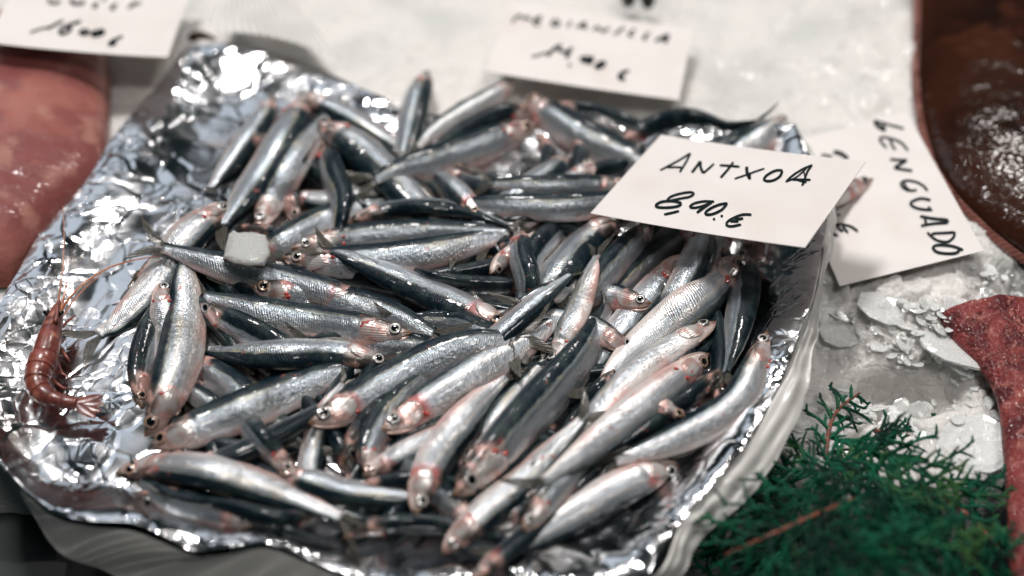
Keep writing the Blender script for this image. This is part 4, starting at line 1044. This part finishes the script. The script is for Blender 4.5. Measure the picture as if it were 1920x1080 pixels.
# ------------------------------------------------------------ cypress sprigs
def sprig(label, stem, z, seed, nb=22, blen=.036, spread=1., bark=True, droop=.25):
    r = np.random.default_rng(seed)
    P = catmull([at(*p) for p in stem], 60); P = resample(P, 60); org = P[0].copy()
    th = thing('cypress_sprig', label, 'sprig', org, 'cypress sprigs at the lower right')
    V, F = tube(P, np.linspace(.0014, .0007, 60)*(1+.15*np.sin(np.arange(60)*1.9)), 8)
    mesh('stem', V, F, M['bark'] if bark else M['leaf'], th, org)
    T = norm(np.gradient(P, axis=0)); bag = Bag()
    nrm = norm(np.array([r.uniform(-.3, .3), -.45, 1.]))
    def twig(p0, d, n_, ln, rad, lvl):
        k = max(6, int(ln/.0011)); f = np.linspace(0, 1, k)
        bend = r.uniform(-.30, .30); side = np.cross(n_, d)
        Q = p0+d*(ln*f)[:, None]+side*(bend*ln*f*f)[:, None]+np.array([0, 0, -1.])*(droop*ln*f*f*r.uniform(.3, 1.3))[:, None]
        rd = rad*(1-.45*f)*(1+.38*(np.arange(k) % 2)); rd[-1] *= .3
        v, fc = tube(Q, rd, 5, cap=False); bag.add(v, fc); return Q
    for i in range(nb):
        f = .04+.94*(i+.5*r.random())/nb; p0 = P[int(f*59)]; t0 = T[int(f*59)]
        sgn = 1 if i % 2 else -1; side = norm(np.cross(nrm, t0))*sgn
        d = norm(t0*r.uniform(.45, 1.)+side*spread*r.uniform(.6, 1.)+nrm*r.uniform(-.25, .35))
        ln = blen*(1-.45*f)*r.uniform(.6, 1.15)
        Q = twig(p0, d, nrm, ln, .00105, 1)
        m = int(ln/.0052)
        for j in range(m):
            g = (j+.6)/m; q0 = Q[min(len(Q)-1, int(g*len(Q)))]; s2 = norm(np.cross(nrm, d))*(1 if j % 2 else -1)
            d2 = norm(d*r.uniform(.7, 1.1)+s2*r.uniform(.5, .9)+nrm*r.uniform(-.3, .3))
            Q2 = twig(q0, d2, nrm, ln*.42*(1-.4*g)*r.uniform(.6, 1.2), .00085, 2)
            if r.random() < .3:
                twig(Q2[len(Q2)//2], norm(d2+.8*s2*r.choice([-1, 1])+nrm*.2), nrm, ln*.16*r.uniform(.7, 1.3), .00075, 3)
    tag(bag.build('foliage', M['leaf'], th, org), kind='stuff')
    return th
sprig('topmost cypress sprig with a bare red stem hooked over the ice', [(1548, 862, -.006), (1556, 800, .000), (1575, 765, -.002), (1612, 737, -.010)], 0, 31, 13, .026)
sprig('cypress sprig rooted in the dark hollow with a short red stem', [(1700, 834, -.022), (1708, 812, -.024), (1722, 792, -.030), (1735, 770, -.036)], 0, 32, 7, .016)
sprig('thin sideways cypress twig between the two red stems', [(1640, 808, -.012), (1665, 810, -.016), (1690, 812, -.020), (1706, 818, -.022)], 0, 33, 9, .014)
sp = [
 ('cypress spray fanning left toward the white paper rim', [(1600, 900, -.004), (1540, 890, -.004), (1480, 880, -.008), (1440, 872, -.014)], 35),
 ('cypress spray arching down the middle of the green clump', [(1560, 860, -.002), (1620, 880, .008), (1680, 930, .012), (1740, 990, .010)], 36),
 ('cypress spray reaching right toward the rough red skin', [(1600, 850, -.004), (1680, 862, .004), (1760, 905, .004), (1850, 935, -.004)], 37),
 ('cypress spray drooping over the front left of the clump', [(1620, 930, .006), (1540, 960, .012), (1450, 1000, .010), (1360, 1040, .000)], 38),
 ('blurred cypress spray in the front middle of the clump', [(1700, 960, .010), (1640, 1010, .020), (1580, 1060, .022), (1500, 1110, .018)], 39),
 ('blurred cypress spray at the bottom right corner', [(1620, 980, .012), (1700, 1010, .022), (1800, 1030, .020), (1900, 1045, .010)], 41),
 ('low cypress spray under the others at left', [(1520, 930, -.016), (1460, 950, -.016), (1400, 965, -.020), (1330, 990, -.026)], 42),
 ('low cypress spray under the others at right', [(1700, 900, -.010), (1780, 940, -.006), (1840, 990, -.004), (1890, 1050, -.010)], 43),
 ('cypress spray hanging across the centre shadows', [(1640, 870, .000), (1630, 930, .010), (1650, 990, .012), (1690, 1060, .010)], 44),
 ('bottommost cypress spray at the frame edge', [(1800, 1050, .014), (1700, 1080, .022), (1600, 1110, .022), (1480, 1120, .010)], 45),
 ('cypress spray spreading to the bottom left below the foil', [(1560, 1000, -.010), (1480, 1040, -.012), (1400, 1070, -.020), (1300, 1090, -.03)], 46),
 ('upper cypress spray just below the topmost stem', [(1560, 820, -.004), (1600, 835, .002), (1650, 850, .004), (1700, 875, .002)], 47),
]
for lab, st, sd in sp:
    if sd in (38, 39, 41, 44, 45): st = [(x, y, z+.014) for x, y, z in st]
    sprig(lab, st, 0, sd, 16, .046 if sd not in (47,) else .030, 1., bark=sd in (38, 43))
print('objects', len(bpy.data.objects), 'tris', sum(len(m.polygons) for m in bpy.data.meshes)*2)
